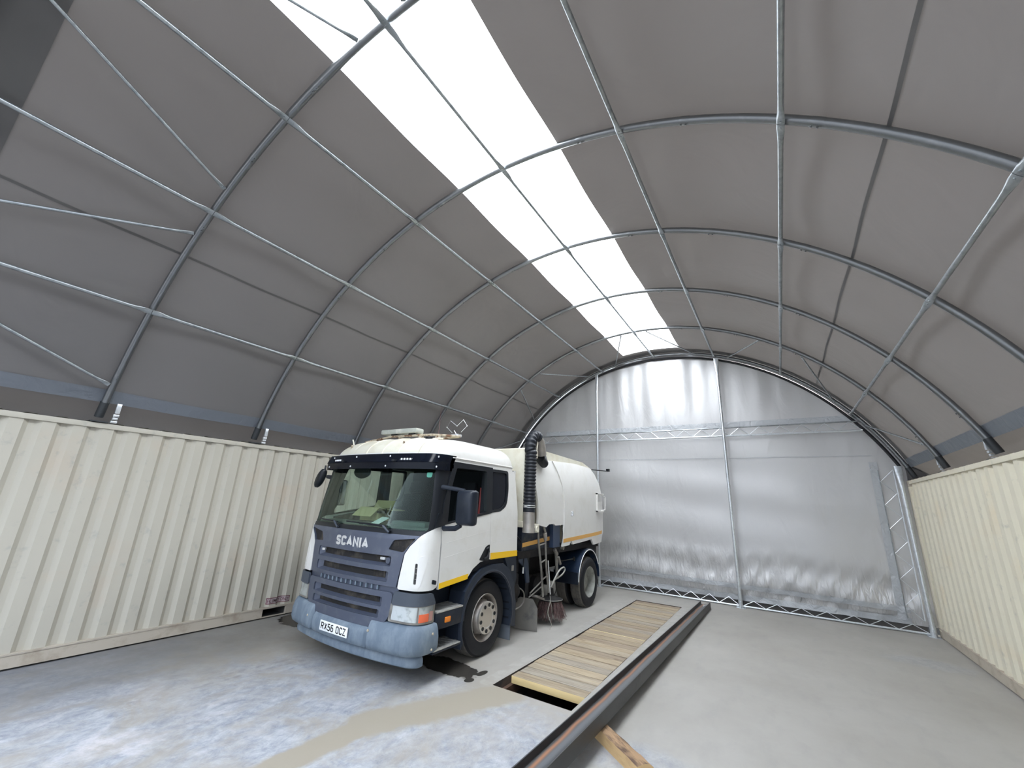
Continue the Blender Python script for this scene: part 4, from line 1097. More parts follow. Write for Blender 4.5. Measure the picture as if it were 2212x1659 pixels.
for s_ in (1, -1):
    b_ = [(CXT+.85, FY+1, 3.20), (CXT+.85+s_*.13, FY+.99, 3.29), (CXT+.85+s_*.20, FY+1, 3.19), (CXT+.85+s_*.09, FY+1, 3.10), ]
    mb.tube([Vector(p_) for p_ in b_], .0035, 5)
    for p_ in (b_[2], b_[0]): mb.lathe([(-.01, 0), (0, .012), (.01, 0)], p_, 'z', 8)
mb.build('wire_aerial', badge_m, T)
mb = MB(); mb.tube([(CXT+.52, FY+.95, 3.0), (CXT+.52, FY+.96, 3.16), (CXT+.515, FY+.97, 3.52)], [.008, .004, .002], 6); mb.build('whip_aerial', mat('aerial_red', (.16, .08, .08), .5), T)
for xx, zz, r1 in ((-.85, 2.80, 35), (.33, 2.82, 35)):
    mb = MB(); rot = Matrix.Translation((CXT+xx, FY+.42, zz-.02)) @ Matrix.Rotation(rad(38), 4, 'Y') @ Matrix.Rotation(rad(20), 4, 'X')
    mb.box(-.012, .012, -.01, .01, -.02, .12, .003, rot); mb.build('roof_clip', rust, T)
mb = MB(); mb.tube([(CXT-1.02, FY+.60, 2.86), (CXT-1.03, FY+.58, 2.95), (CXT-1.06, FY+.58, 3.0)], .012, 6); mb.build('cable_stub', creamroof, T)
mb = MB(); mb.box(CXT+.62, CXT+.72, FY+.60, FY+.63, 2.95, 2.97); mb.box(CXT+.6, CXT+.625, FY+.6, FY+.63, 2.92, 2.98); mb.build('roof_bracket', black, T)

# --- headlight band, headlights
for sg in (1, -1):
    f = (lambda u, z, sg=sg: S(sg*u, z))
    OP(rpoly([(.84, 1.01), (1.36, 1.00), (1.43, .87), (.82, .86)], .03), [], f, 'headlight_brow', slate, .05, .03, .03)
    hl = OP(rpoly([(.825, .862), (1.415, .868), (1.42, .68), (.81, .69)], .02), [], f, 'headlight', clearlens, .05, .03, .012, label='clear headlight with orange indicator' )
    OP(rpoly([(1.195, .778), (1.335, .782), (1.335, .697), (1.195, .692)], .008), [], f, 'indicator_lens', redlens, .05, .008, .018, hl)
    OP(rpoly([(1.345, .80), (1.405, .80), (1.405, .695), (1.345, .695)], .008), [], f, 'corner_lens', mat('pink_lens', (.45, .25, .22), .3), .05, .008, .017, hl)
    OP(rpoly([(.805, .875), (1.43, .88), (1.435, .67), (.79, .678)], .02), [rpoly([(.835, .853), (1.405, .858), (1.405, .69), (.825, .70)], .01)], f, 'headlight_rim', greymetal, .06, .01, .016, hl)
    OP([(1.17, .86), (1.185, .86), (1.185, .69), (1.17, .69)], [], f, 'lens_divider', greymetal, .06, .008, .018, hl)

# --- bumper: a moulding swept round the front
def sweep(name, prof, u0, u1, mt_, n=70, parent=T, yadd=0.0, endround=0.05):
    """prof: list of (out, z) with out = distance in front of the surface"""
    rings = []
    for k in range(n+1):
        u = u0+(u1-u0)*k/n; ed = min(u-u0, u1-u); sc = 1 if ed > endround else max(.25, math.sqrt(max(0, 1-(1-ed/endround)**2)))
        zm = sum(p[1] for p in prof)/len(prof); e = 1e-3
        base = Vector(S(u, zm)); d_ = (Vector(S(u+e, zm))-Vector(S(u-e, zm))).normalized(); nn = Vector((d_.y, -d_.x, 0))
        rings.append([Vector((base.x, base.y+yadd, 0)) + nn*p[0]*(sc if p[0] > 0 else 1) + Vector((0, 0, zm+(p[1]-zm)*(.82+.18*sc))) for p in prof])
    mb_ = MB(); mb_.loft(rings, True, True); return mb_.build(name, mt_, parent, 40)
BP = [(-.10, .355), (.02, .345), (.055, .37), (.072, .42), (.072, .52), (.055, .60), (.03, .645), (-.0, .665), (-.10, .665)]
BPm = [(-.10, .355), (.01, .345), (.040, .37), (.052, .42), (.052, .50), (.040, .545), (.02, .57), (-.0, .58), (-.10, .58)]
bmp = sweep('front_bumper', BPm, -.53, .53, bump_m, 30, endround=.001)
for sg in (1, -1):
    pr = BP
    a_, b_ = (.535, 1.51) if sg > 0 else (-1.51, -.535)
    sweep('bumper_corner', pr, a_, b_, bump_m, 40, T, endround=.035)
LBP = [(-.12, .215), (-.03, .205), (.00, .225), (.008, .27), (-.005, .315), (-.03, .34), (-.12, .345)]
lbm = sweep('lower_bumper', LBP, -1.28, 1.28, bump_m, 70, yadd=.03, endround=.06)
mb = MB(); 
for u_, z_ in ((.57, .555), (1.38, .565), (1.38, .40), (-.60, .52)):
    p = Vector(S(u_, z_)); e_ = (Vector(S(u_+.01, z_))-Vector(S(u_-.01, z_))).normalized(); nn = Vector((e_.y, -e_.x, 0)); q_ = p+nn*.068
    mb.tube([q_, q_+nn*.008], [.016, .012], 10)
mb.build('bumper_bolt', rust, bmp)
pl = MB(); px0, px1 = CXT-.275, CXT+.275; yp = FY-.052
pl.box(px0, px1, yp-.014, yp, .418, .532, .003); plo = pl.build('number_plate', platewhite, bmp)
pbl = mat('plate_black', (.01, .01, .01), .5)
for tx_, xc_, wd_ in (('RX56', -.119, .256), ('OCZ', .153, .190)):
    stroke_text(tx_, .082, wd_, .16, .40, .0015, lambda x, y, d_, xc_=xc_: (CXT+xc_+x, yp-.0141-d_, .475+y)).build('plate_lettering', pbl, plo, 0)

# --- steps, wheel arches
WY, WY2, WR = 5.39, 9.27, .505
for sg in (1, -1):
    fn = side(sg); F_ = lambda y, z, o=0, fn=fn, sg=sg: Vector(fn(y, z))+Vector((sg*o, 0, 0))
    a_, b_ = sorted((CXT+sg*.60, CXT+sg*.93))
    mb = MB(); mb.box(a_, b_, 4.22, 4.83, .40, 1.02); mb.build('step_well', navy, T)
    a2, b2 = sorted((CXT+sg*.92, CXT+sg*1.235))
    for z0, zt2, yl in ((.56, .75, 4.83), (.315, .33, 4.80)):
        mb = MB(); mb.box(a2, b2, 4.24, yl, z0, zt2, .02); st = mb.build('cab_step', navy, T)
        mb = MB(); mb.box(a2+.01, b2-.0, 4.26, yl-.01, zt2, zt2+.018, .004)
        for k in range(7): 
            y0_ = 4.27+k*.08
            for q0, q1 in (((a2+.03, y0_), (b2-.03, y0_+.07)), ((a2+.03, y0_+.07), (b2-.03, y0_))):
                mb.tube([(q0[0], q0[1], zt2+.019), (q1[0], q1[1], zt2+.019)], .004, 4)
        mb.build('step_tread', steptread, st)
    mb = MB(); p = F_(4.47, .65, .018); mb.box(p.x-.012, p.x+.012, 4.42, 4.52, .625, .685, .006); mb.build('side_marker', amber, T)
    mb = MB(); mb.box(min(CXT+sg*.92, CXT+sg*.95), max(CXT+sg*.92, CXT+sg*.95), 4.24, 4.80, .36, .56); mb.build('step_panel', navy, T)
    # front wheel arch : band following an outline
    outl = qq([(4.73, .26), (4.70, .62), (4.755, .93), (4.93, 1.10), (5.12, 1.185), (5.36, 1.215), (5.65, 1.205), (5.83, 1.11), (5.98, .90), (6.06, .60), (6.06, .27)])
    inn = [(WY+.60*cos(a__), .50+.60*sin(a__)) for a__ in [rad(t_) for t_ in range(-20, 201, 10)]]
    poly = outl + inn
    poly = [p_ for p_ in poly]
    ar = OP(poly, [], lambda y, z, sg=sg: (CXT+sg*1.215, y, z), 'front_wheel_arch', arch_navy, .06, .26, .022, T, 30)
    mb = MB(); mb.lathe([(-.02, .60), (.012, .602), (.022, .622), (.012, .645), (-.02, .65)], (CXT+sg*1.222, WY, .50), 'x', 40, True, rad(-18), rad(198)) if sg == 1 else mb.lathe([(.02, .60), (-.012, .602), (-.022, .622), (-.012, .645), (.02, .65)], (CXT-1.222, WY, .50), 'x', 40, True, rad(-18), rad(198))
    mb.build('arch_lip', arch_navy, ar)
    mb = MB(); mb.lathe([(sg*-.02, .60), (sg*-.50, .60)], (CXT+sg*1.215, WY, .50), 'x', 30, False, rad(-15), rad(195)); mb.build('arch_liner', black, ar)
    mb = MB(); aa, bb = sorted((CXT+sg*.85, CXT+sg*1.22)); mb.box(aa, bb, 5.995, 6.015, .08, .33, .008); mb.build('mud_flap', mat('worn_mud_flap', (.12, .14, .17), .6), ar)
    # sill trim behind the arch
    OP(qq([(5.70, 1.285), (6.04, 1.28), (6.07, .95), (6.0, .78), (5.84, 1.05)]), [], fn, 'sill_panel', navy, .08, .25, .006)
mb = MB(); p = (CXT+1.225, 5.99, 1.10); mb.box(p[0]-.01, p[0]+.012, 5.96, 6.02, 1.06, 1.14, .004); mb.build('side_catch', greymetal, T)

# --- wheels
def tyre(name, x, y, z, sg, hub, tw_=.30):
    R = WR-.003
    prof_ = [(-.01, .30), (.0, .32), (.012, .36), (.014, .42), (.0, .47), (-.025, R-.008), (-.05, R), (-.11, R+.001), (-.115, R-.012), (-.125, R-.012), (-.13, R+.002), (-.17, R+.002), (-.175, R-.012), (-.185, R-.012), (-.19, R+.001),
             (-tw_+.05, R), (-tw_+.025, R-.008), (-tw_, .47), (-tw_-.012, .42), (-tw_-.012, .36), (-tw_, .30)]
    mb_ = MB(); mb_.lathe([(sg*a_, b_) for a_, b_ in prof_], (x, y, z), 'x', 64, True)
    for f_ in mb_.bm.faces:
        c__ = f_.calc_center_median(); rr = math.hypot(c__.y-y, c__.z-z)
        if rr > R-.03 and -(c__.x-x)*sg > .03: f_.material_index = 1
    return mb_.build(name, [rubber, tread], T, 30)
for sg in (1, -1):
    xs_ = CXT+sg*1.17
    tf_ = tyre('front_wheel', xs_, WY, WR-.005, sg, True)
    cz_ = WR-.005
    mb = MB(); mb.lathe([(sg*h, r) for h, r in ((-.015, .318), (.004, .305), (-.012, .292), (-.05, .275), (-.15, .262), (-.15, .24), (-.06, .225), (-.02, .205), (.01, .195), (.02, .18))], (xs_, WY, cz_), 'x', 48)
    rim = mb.build('wheel_rim', alloy, tf_, 40)
    mb = MB(); mb.lathe([(sg*h, r) for h, r in ((.015, .212), (.04, .208), (.046, .198), (.046, .132), (.038, .124), (.038, .0))], (xs_, WY, cz_), 'x', 48); mb.build('wheel_trim_disc', alloy2, tf_, 30)
    for k in range(10):
        mb = MB(); a_ = 2*PI*(k+.3)/10; cy__, cz__ = WY+.166*cos(a_), cz_+.166*sin(a_)
        mb.lathe([(sg*.047, .026), (sg*.053, .026), (sg*.052, .022), (sg*.051, 0)], (xs_, cy__, cz__), 'x', 12)
        mb.build('nut_hole', black, tf_, 30)
    for k in range(8):
        mb = MB(); a_ = 2*PI*(k+.1)/8; mb.lathe([(sg*(-.075), .02), (sg*-.07, 0)], (xs_, WY+.232*cos(a_), cz_+.232*sin(a_)), 'x', 10)
        mb.build('hand_hole', black, tf_, 30)
    # twin rear wheels
    xo_ = CXT+sg*1.215
    tr = tyre('rear_wheel', xo_, WY2, WR-.005, sg, False, .26); tyre('rear_wheel', xo_-sg*.35, WY2, WR-.005, sg, False, .26)
    mb = MB(); mb.lathe([(sg*h, r) for h, r in ((-.012, .318), (.004, .305), (-.01, .29), (-.07, .27), (-.16, .25), (-.18, .20), (-.18, .14), (-.10, .12), (-.09, .0))], (xo_, WY2, cz_), 'x', 48); mb.build('wheel_rim', rearrim, tr, 40)
    mb = MB()
    for k in range(40):
        for a__, b__ in ((-.05, -.105), (-.15, -.205)):
            ang = 2*PI*(k+(.5 if a__ < -.1 else 0))/40; rm_ = Matrix.Translation((xo_, WY2, cz_)) @ Matrix.Rotation(ang, 4, 'X')
            q0, q1 = sorted((sg*a__, sg*b__)); mb.box(q0, q1, -.026, .026, WR-.014, WR+.004, 0, rm_)
    mb.build('tread_block', tread, tr, 0)
    # rear mudguard
    mb = MB(); aa = sg*-.30
    mb.lathe([(sg*.0, .60), (sg*.0, .625), (sg*-.56, .625), (sg*-.56, .60)], (xo_, WY2-.02, .565), 'x', 36, True, rad(-2), rad(183))
    rg = mb.build('rear_mudguard', mat('deep_blue_mudguard', (.012, .025, .055), .4, 0, var=[((.08, .08, .08), 4, .5, .75)]), T, 30)
    mb = MB(); mb.lathe([(sg*.006, .585), (sg*.012, .60), (sg*.002, .605), (sg*-.004, .59)], (xo_, WY2-.02, .565), 'x', 40, True, rad(25), rad(180)); mb.build('mudguard_edging', platewhite, rg)
    mb = MB(); mb.grid(lambda a_, r_: (xo_-sg*.04, WY2-.02+r_*cos(a_), .565+r_*sin(a_)), [rad(120), rad(140), rad(160), rad(180)], [.50, .60])
    # front skirt of the mudguard
    x0_, x1_ = sorted((xo_-sg*.56, xo_)); mb2 = MB(); mb2.box(x0_, x1_, WY2-.66, WY2-.635, .52, .75); mb2.build('mudguard_skirt', navy, rg); mb.bm.free()

# --- chassis and underbody
mb = MB()
for sg in (1, -1): mb.box(CXT+sg*.40-.04, CXT+sg*.40+.04, 4.2, 10.0, .75, 1.02)
for yy in (4.4, 6.2, 7.6, 8.5, 9.8): mb.box(CXT-.4, CXT+.4, yy-.05, yy+.05, .8, .98)
mb.build('chassis_frame', under, T)
mb = MB(); mb.tube([(CXT-1.0, WY, .5), (CXT+1.0, WY, .5)], .07, 12); mb.tube([(CXT-1.0, WY2, .5), (CXT+1.0, WY2, .5)], .10, 12)
mb.lathe([(-.2, .05), (-.15, .2), (.15, .2), (.2, .05)], (CXT, WY2, .5), 'x', 20); mb.build('axle', under, T)
mb = MB(); mb.box(CXT-.35, CXT+.35, 4.3, 5.9, .62, 1.14, .05); mb.build('engine_block', under, T)
mb = MB(); mb.box(CXT-1.0, CXT+1.0, 6.25, 6.55, .95, 1.30); mb.box(CXT+.45, CXT+1.05, 6.15, 6.5, .50, .95, .03); mb.build('battery_box', under, T)
for yy, zz, xx in ((6.42, .68, .98), (6.33, .45, .80)):
    mb = MB(); mb.lathe([(-.16, 0), (-.155, .08), (-.12, .125), (.06, .125), (.10, .08), (.105, 0)], (CXT+xx, yy, zz), 'x', 22); mb.build('air_tank', under, T, 40)
mb = MB(); mb.prism([(6.98, .30), (7.10, .30), (7.10, 1.15), (6.98, 1.15)], 'x', CXT+.41, CXT+.9); mb.build('cross_plate', black, T)
mb = MB(); mb.box(CXT+.45, CXT+1.08, 6.5, 7.72, 1.22, 1.72, .04); tk = mb.build('water_tank', mat('navy_tank', (.018, .026, .045), .45, 0, var=[((.07, .07, .06), 4, .5, .7)]), T)
mb = MB(); mb.prism([(6.52, 1.36), (7.55, 1.43), (7.55, 1.50), (6.52, 1.43)], 'x', CXT+1.08, CXT+1.084); mb.build('orange_stripe', orange, tk)
mb = MB(); mb.box(CXT+.95, CXT+1.16, 7.55, 7.85, 1.30, 1.76); mb.build('side_guard', mat('blue_guard', (.03, .05, .10), .4), T)
mb = MB(); mb.box(CXT-1.1, CXT+1.1, 6.35, 10.1, 1.18, 1.30); mb.box(CXT-1.05, CXT+1.05, 9.55, 10.1, .85, 1.2); mb.build('body_subframe', under, T)
mb = MB(); mb.box(CXT-1.1, CXT-.56, 6.3, 8.2, .3, 1.2, .04); mb.build('offside_locker', under, T)
mb = MB(); mb.box(CXT-.55, CXT+.40, 6.25, 8.55, .22, 1.18, .04); mb.build('body_shade_fill', black, T)  # added black box, stands in for the shade beneath the body
mb = MB(); mb.box(CXT-.55, CXT+.55, 4.15, 6.1, .30, .62, .04); mb.build('cab_shade_fill', black, T)  # added black box filling in the shade beneath the cab
mb = MB(); mb.box(CXT+.41, CXT+.60, 6.9, 8.3, .35, .75, .05); mb.build('suction_box', under, T)

# --- hopper body
side_b = lambda sg, extra=0.0: (lambda y, z: (CXT+sg*(1.20+extra-.13*(max(0, z-2.25)/.75)**2 - .05*max(0, (y-9.4)/.8)**2), y, z))
mb = MB()
hp_ = [(6.50, 1.74), (6.50, 3.04), (6.62, 3.10), (7.2, 3.12), (9.2, 3.09), (9.75, 2.98), (10.12, 2.62), (10.28, 2.0), (10.26, 1.40), (7.9, 1.36), (7.85, 1.74)]
mb.prism(hp_, 'x', CXT-1.08, CXT+1.08); bd = mb.build('hopper_body', creamroof, T, 20)
for sg in (1, -1):
    fp = qq([(6.60, 2.925), (6.59, 2.60), (6.68, 2.40), (6.77, 2.15), (6.80, 1.90), (6.79, 1.74), (7.02, 1.70), (7.12, 1.69), (7.22, 1.735), (7.42, 1.745), (7.50, 1.71), (7.86, 1.715), (7.86, 2.10), (7.79, 2.45), (7.64, 2.75), (7.50, 2.945)])
    p1 = OP(fp, [], side_b(sg), 'side_panel', white, .10, .04, .0, bd, 40)
    rp_ = qq([(7.50, 2.945), (7.64, 2.75), (7.79, 2.45), (7.86, 2.10), (7.86, 1.7), (7.79, 1.315), (8.10, 1.325), (8.18, 1.425), (8.26, 1.33), (8.9, 1.36), (9.30, 1.385), (9.42, 1.26), (10.02, 1.285), (10.10, 1.42), (10.21, 1.50), (10.22, 1.95), (10.14, 2.30), (10.03, 2.59), (9.78, 2.86), (9.52, 2.985), (8.6, 3.0), (7.9, 2.965)])
    p2 = OP(rp_, [], side_b(sg, .022), 'side_panel', white, .10, .04, .0, bd, 40)
    OP(qq([(7.80, 1.385), (10.06, 1.47), (10.08, 1.545), (7.81, 1.455)]), [], side_b(sg, .022), 'orange_stripe', orange, .2, .003, .004, p2)
    mb = MB(); X_ = CXT+sg*1.23
    mb.lathe([(0, .0), (sg*.006, .05), (0, .055)], (X_-sg*.008, 8.30, 1.93), 'x', 16); mb.lathe([(0, 0), (sg*.02, .02), (sg*.02, .0)], (X_, 8.30, 1.96), 'x', 10); mb.box(X_-.01, X_+.02, 8.285, 8.315, 1.89, 1.93); mb.build('panel_lock', badge_m, p2)
    # hinged hatch frame with grab rail
    mb = MB(); Xh = CXT+sg*1.20
    for z0, z1 in ((1.97, 2.0), (2.38, 2.41)): mb.box(min(Xh, Xh+sg*.05), max(Xh, Xh+sg*.05), 9.72, 10.16, z0, z1)
    mb.box(min(Xh, Xh+sg*.05), max(Xh, Xh+sg*.05), 9.72, 9.76, 1.97, 2.41)
    hf = mb.build('hatch_frame', white, bd)
    mb = MB(); mb.tube([(Xh+sg*.03, 10.0, 2.0), (Xh+sg*.05, 10.22, 2.03), (Xh+sg*.05, 10.24, 2.33), (Xh+sg*.03, 10.0, 2.38)], .014, 8); mb.build('grab_rail', white, hf)
    # scratches stay as thin dark marks
mb = MB(); mb.lathe([(0, 0), (0, .05), (.06, .05), (.09, .035), (.1, 0)], (CXT+.95, 9.35, 3.02), 'z', 16); mb.build('red_beacon', mat('red_beacon_lens', (.6, .04, .03), .3), bd)
mb = MB(); mb.tube([(CXT+.95, 9.75, 2.98), (CXT+1.30, 10.32, 2.98)], .012, 6); mb.box(CXT+1.27, CXT+1.35, 10.29, 10.36, 2.97, 3.04, .006); mb.build('rear_marker_arm', black, bd)
# front wall plate beside the hose
mb = MB(); mb.box(CXT+.55, CXT+1.14, 6.40, 6.52, 1.76, 3.05, .01); mb.box(CXT+.80, CXT+1.18, 6.32, 6.52, 1.70, 1.80, .008); fw = mb.build('hopper_front_plate', creamroof, T)
mb = MB(); mb.tube([(CXT+.88, 6.36, 1.82), (CXT+.86, 6.34, 2.2), (CXT+.88, 6.36, 2.35)], .010, 6); mb.tube([(CXT+.82, 6.33, 2.14), (CXT+.94, 6.30, 1.93)], .008, 6); mb.tube([(CXT+.88, 6.34, 1.98), (CXT+.94, 6.34, 1.98)], .02, 6); mb.build('prop_stay', black, fw)
# suction hose
hx, hy = CXT+1.255, 6.42
path = [(hx, hy, 2.03), (hx+.0, hy, 2.3), (hx, hy, 2.7), (hx, hy+.01, 2.98)]
path += [(hx-.02, hy+.20-.20*cos(a_), 3.05+.26*sin(a_)) for a_ in [rad(t_) for t_ in range(0, 111, 10)]]
P2 = []
for a_, b_ in zip(path, path[1:]):
    a_, b_ = Vector(a_), Vector(b_); n_ = max(1, int((b_-a_).length/.0115))
    for k in range(n_): P2.append(a_.lerp(b_, k/n_))
P2.append(Vector(path[-1]))
rr = [.098+.010*(1 if (i % 5) in (0, 1) else (-.6 if i % 5 == 3 else 0)) for i in range(len(P2))]
mb = MB(); mb.tube(P2, rr, 22, False); hs = mb.build('suction_hose', hose_m, T, 50)
e_ = Vector(path[-1])
mb = MB(); mb.tube([e_+Vector((0, -.02, .02)), e_+Vector((0, .10, -.10)), e_+Vector((-.02, .20, -.30))], [.09, .10, .10], 20); mb.tube([(hx-.2, hy+.62, 3.36), (hx-.2, hy+.74, 3.10)], .06, 14); mb.build('steel_elbow', pipe_m, T)
mb = MB(); mb.tube([e_+Vector((-.05, .22, -.36)), e_+Vector((-.05, .36, -.44)), e_+Vector((-.15, .45, -.30)), (hx-.2, hy+.74, 3.12)], .09, 16); mb.build('rubber_elbow', hose_m, T)
mb = MB(); mb.box(hx-.04, hx-.01, hy+.10, hy+.14, 2.95, 3.30); mb.tube([(hx+.07, hy+.08, 3.0), (hx+.06, hy+.13, 3.15), (hx+.02, hy+.19, 3.30)], .010, 6); mb.box(hx-.12, hx+.02, hy+.12, hy+.22, 2.90, 3.03); mb.build('elbow_bracket', creamroof, T)
mb = MB(); mb.tube([(hx, hy, 1.62), (hx, hy, 1.70)], .108, 24); mb.tube([(hx, hy, 1.70), (hx, hy, 2.02)], .098, 24); sp_ = mb.build('steel_pipe', pipe_m, T)
mb = MB(); mb.tube([(hx, hy, 1.955), (hx, hy, 2.03)], .106, 24); mb.build('pipe_cuff', hose_m, sp_)
mb = MB(); 
for z_ in (2.03, 2.06): mb.tube([(hx, hy, z_), (hx, hy, z_+.012)], .112, 24)
mb.box(hx-.02, hx+.02, hy-.13, hy-.105, 2.03, 2.07); mb.build('hose_clamp', badge_m, hs)
mb = MB(); mb.box(hx+.0, hx+.10, hy+.08, hy+.20, 1.62, 1.76, .01); mb.lathe([(0, 0), (.01, .05), (0, .055)], (hx+.10, hy+.13, 1.68), 'x', 12); mb.build('pipe_flange', creamroof, sp_)

# --- gully arm, channel brush, flap, cables
ax_ = CXT+1.20
arm = MB()
arm.tube([(ax_, 6.86, 1.66), (ax_, 6.90, 1.40), (ax_, 7.02, .95), (ax_, 7.10, .52)], .020, 8); arm.tube([(ax_-.02, 7.12, 1.70), (ax_-.02, 7.18, 1.60), (ax_-.02, 7.19, 1.45), (ax_-.02, 7.24, 1.0), (ax_-.02, 7.36, .55)], .020, 8)
for (y0_, z0_, y1_, z1_) in ((6.91, 1.38, 7.19, 1.40), (6.97, 1.08, 7.22, 1.12), (7.06, .80, 7.30, .84)): arm.tube([(ax_, y0_, z0_), (ax_-.02, y1_, z1_)], .013, 6)
arm.tube([(ax_, 7.04, .78), (ax_-.1, 6.80, .60)], .012, 6); arm.tube([(ax_, 7.08, .70), (ax_-.15, 6.86, .52)], .012, 6)
ao = arm.build('brush_arm', greymetal, T)
mb = MB(); mb.tube([(ax_-.02, 7.16, 1.58), (ax_-.02, 7.20, 1.46)], [.04, .035], 10); mb.build('arm_pivot', pipe_m, ao)
mb = MB(); mb.tube([(ax_+.01, 7.26, 1.10), (ax_+.01, 7.37, .52)], .012, 8); mb.build('gas_strut', badge_m, ao)
mb = MB(); rot = Matrix.Translation((ax_-.05, 7.10, .50)) @ Matrix.Rotation(rad(-18), 4, 'X'); mb.box(-.14, .02, -.16, .14, -.025, .01, .004, rot); mb.build('arm_plate', greymetal, ao)
bx_, by_, bz_ = CXT+1.10, 7.60, .40
mb = MB(); mb.lathe([(-.02, .0), (-.02, .215), (.0, .225), (.012, .21), (.03, .12), (.06, .06), (.18, .05), (.18, 0)], (bx_, by_, bz_), 'z', 32); bo = mb.build('channel_brush', under, T, 40)
mb = MB(); mb.lathe([(-.005, .222), (.004, .23), (.008, .224)], (bx_, by_, bz_), 'z', 32, True); mb.build('brush_rim', greymetal, bo)
mb = MB(); R_ = random.Random(3)
for k in range(300):
    a_ = R_.uniform(0, 2*PI); r0 = R_.uniform(.14, .205); r1 = r0 + R_.uniform(.03, .11); z1_ = R_.uniform(.06, .14)
    p0 = Vector((bx_+r0*cos(a_), by_+r0*sin(a_), bz_-.02)); p1 = Vector((bx_+r1*cos(a_+R_.uniform(-.12, .12)), by_+r1*sin(a_), z1_))
    mb.tube([p0, p0.lerp(p1, .5)+Vector((0, 0, .015)), p1], [.006, .005, .003], 4, False)
mb.build('bristles', bristle, bo, 0)
mb = MB(); rot = Matrix.Translation((CXT+1.02, 6.85, .40)) @ Matrix.Rotation(rad(20), 4, 'Z')
mb.prism([(-.22, -.37), (.19, -.40), (.19, -.04), (.11, .10), (-.12, .12), (-.22, .05)], 'y', -.006, .006)
for v in mb.bm.verts: v.co = rot @ v.co
mb.build('spray_flap', mat('worn_flap_plate', (.20, .19, .175), .55, .4, var=[((.10, .10, .10), 4, .5, .7)]), T)
def cable(name, pts, r, mt_, n=10):
    # smooth the path
    P_ = [Vector(p_) for p_ in pts]
    for _ in range(3):
        Q_ = [P_[0]]
        for a_, b_ in zip(P_, P_[1:]): Q_ += [a_.lerp(b_, .25), a_.lerp(b_, .75)]
        Q_.append(P_[-1]); P_ = Q_
    mb_ = MB(); mb_.tube(P_, r, 6); return mb_.build(name, mt_, T, 60)
cordm = mat('pale_rope', (.35, .34, .30), .8)
cable('rope', [(ax_, 7.38, .50), (ax_+.02, 7.37, .40), (ax_, 7.28, .25), (ax_+.04, 7.30, .12), (ax_+.05, 7.38, .02), (ax_+.06, 7.30, .005), (ax_+.10, 7.20, .004)], .006, cordm)
cable('rope', [(ax_, 7.38, .42), (ax_+.02, 7.44, .28), (ax_, 7.44, .18), (ax_, 7.36, .12)], .006, cordm)
cable('water_pipe_loop', [(ax_-.05, 7.52, .62), (ax_, 7.62, .80), (ax_, 7.78, .90), (ax_, 7.98, .93), (ax_, 8.02, .86), (ax_, 7.86, .78), (ax_-.05, 7.64, .72)], .016, mat('pale_grey_pipe', (.35, .35, .32), .5))
cable('hanging_hose', [(CXT+1.0, 6.25, 1.62), (CXT+1.05, 6.50, 1.50), (CXT+1.08, 6.60, 1.25), (CXT+1.08, 6.58, 1.02)], .012, hose_m)
mb = MB(); mb.tube([(CXT+1.08, 6.58, 1.04), (CXT+1.08, 6.575, .94)], .016, 8); mb.build('hose_coupling', badge_m, T)
cable('wire_harness', [(ax_-.1, 7.55, .60), (ax_-.05, 7.70, .75), (ax_-.1, 7.85, .50), (ax_-.12, 7.75, .40), (ax_-.1, 7.60, .55)], .006, under)
cable('brake_hose', [(CXT+.95, 6.45, .75), (CXT+1.1, 6.62, .68), (CXT+1.1, 6.60, .45), (CXT+1.0, 6.42, .38)], .012, greymetal)
cable('guard_wire', [(ax_, 7.85, 1.72), (ax_+.02, 7.86, 1.5), (ax_, 7.78, 1.28), (ax_, 7.74, 1.22)], .008, under)
mb = MB(); mb.tube([(CXT+1.12, 7.76, 1.20), (CXT+1.12, 7.84, .72)], .030, 10); mb.tube([(CXT+1.14, 7.66, 1.26), (CXT+1.14, 7.76, 1.16)], .035, 10); mb.tube([(CXT+1.16, 7.78, 1.12), (CXT+1.16, 7.88, .98)], .028, 10); mb.build('ram_cylinder', greymetal, T)
mb = MB(); mb.tube([(CXT+1.1, 7.95, 1.02), (CXT+1.14, 8.55, 1.02)], .012, 8); mb.lathe([(-.01, 0), (-.01, .04), (.01, .04), (.01, 0)], (CXT+1.15, 8.56, 1.02), 'x', 12); mb.build('mudguard_stay', under, T)
mb = MB(); mb.prism([(6.70, 1.36), (6.82, 1.36), (7.02, 1.05), (7.08, .72), (6.98, .72), (6.90, .98), (6.66, 1.12)], 'x', CXT+.90, CXT+.93); mb.build('blue_bracket', mat('blue_bracket_paint', (.05, .075, .13), .45), T)
mb = MB(); mb.tube([(CXT+.85, 8.05, 1.27), (CXT+1.15, 8.05, 1.27)], .045, 10); mb.build('rear_valve', greymetal, T)
mb = MB(); mb.lathe([(-.05, 0), (-.05, .17), (.05, .17), (.05, 0)], (CXT+.85, 7.45, .62), 'x', 20); mb.build('drive_motor', under, T)

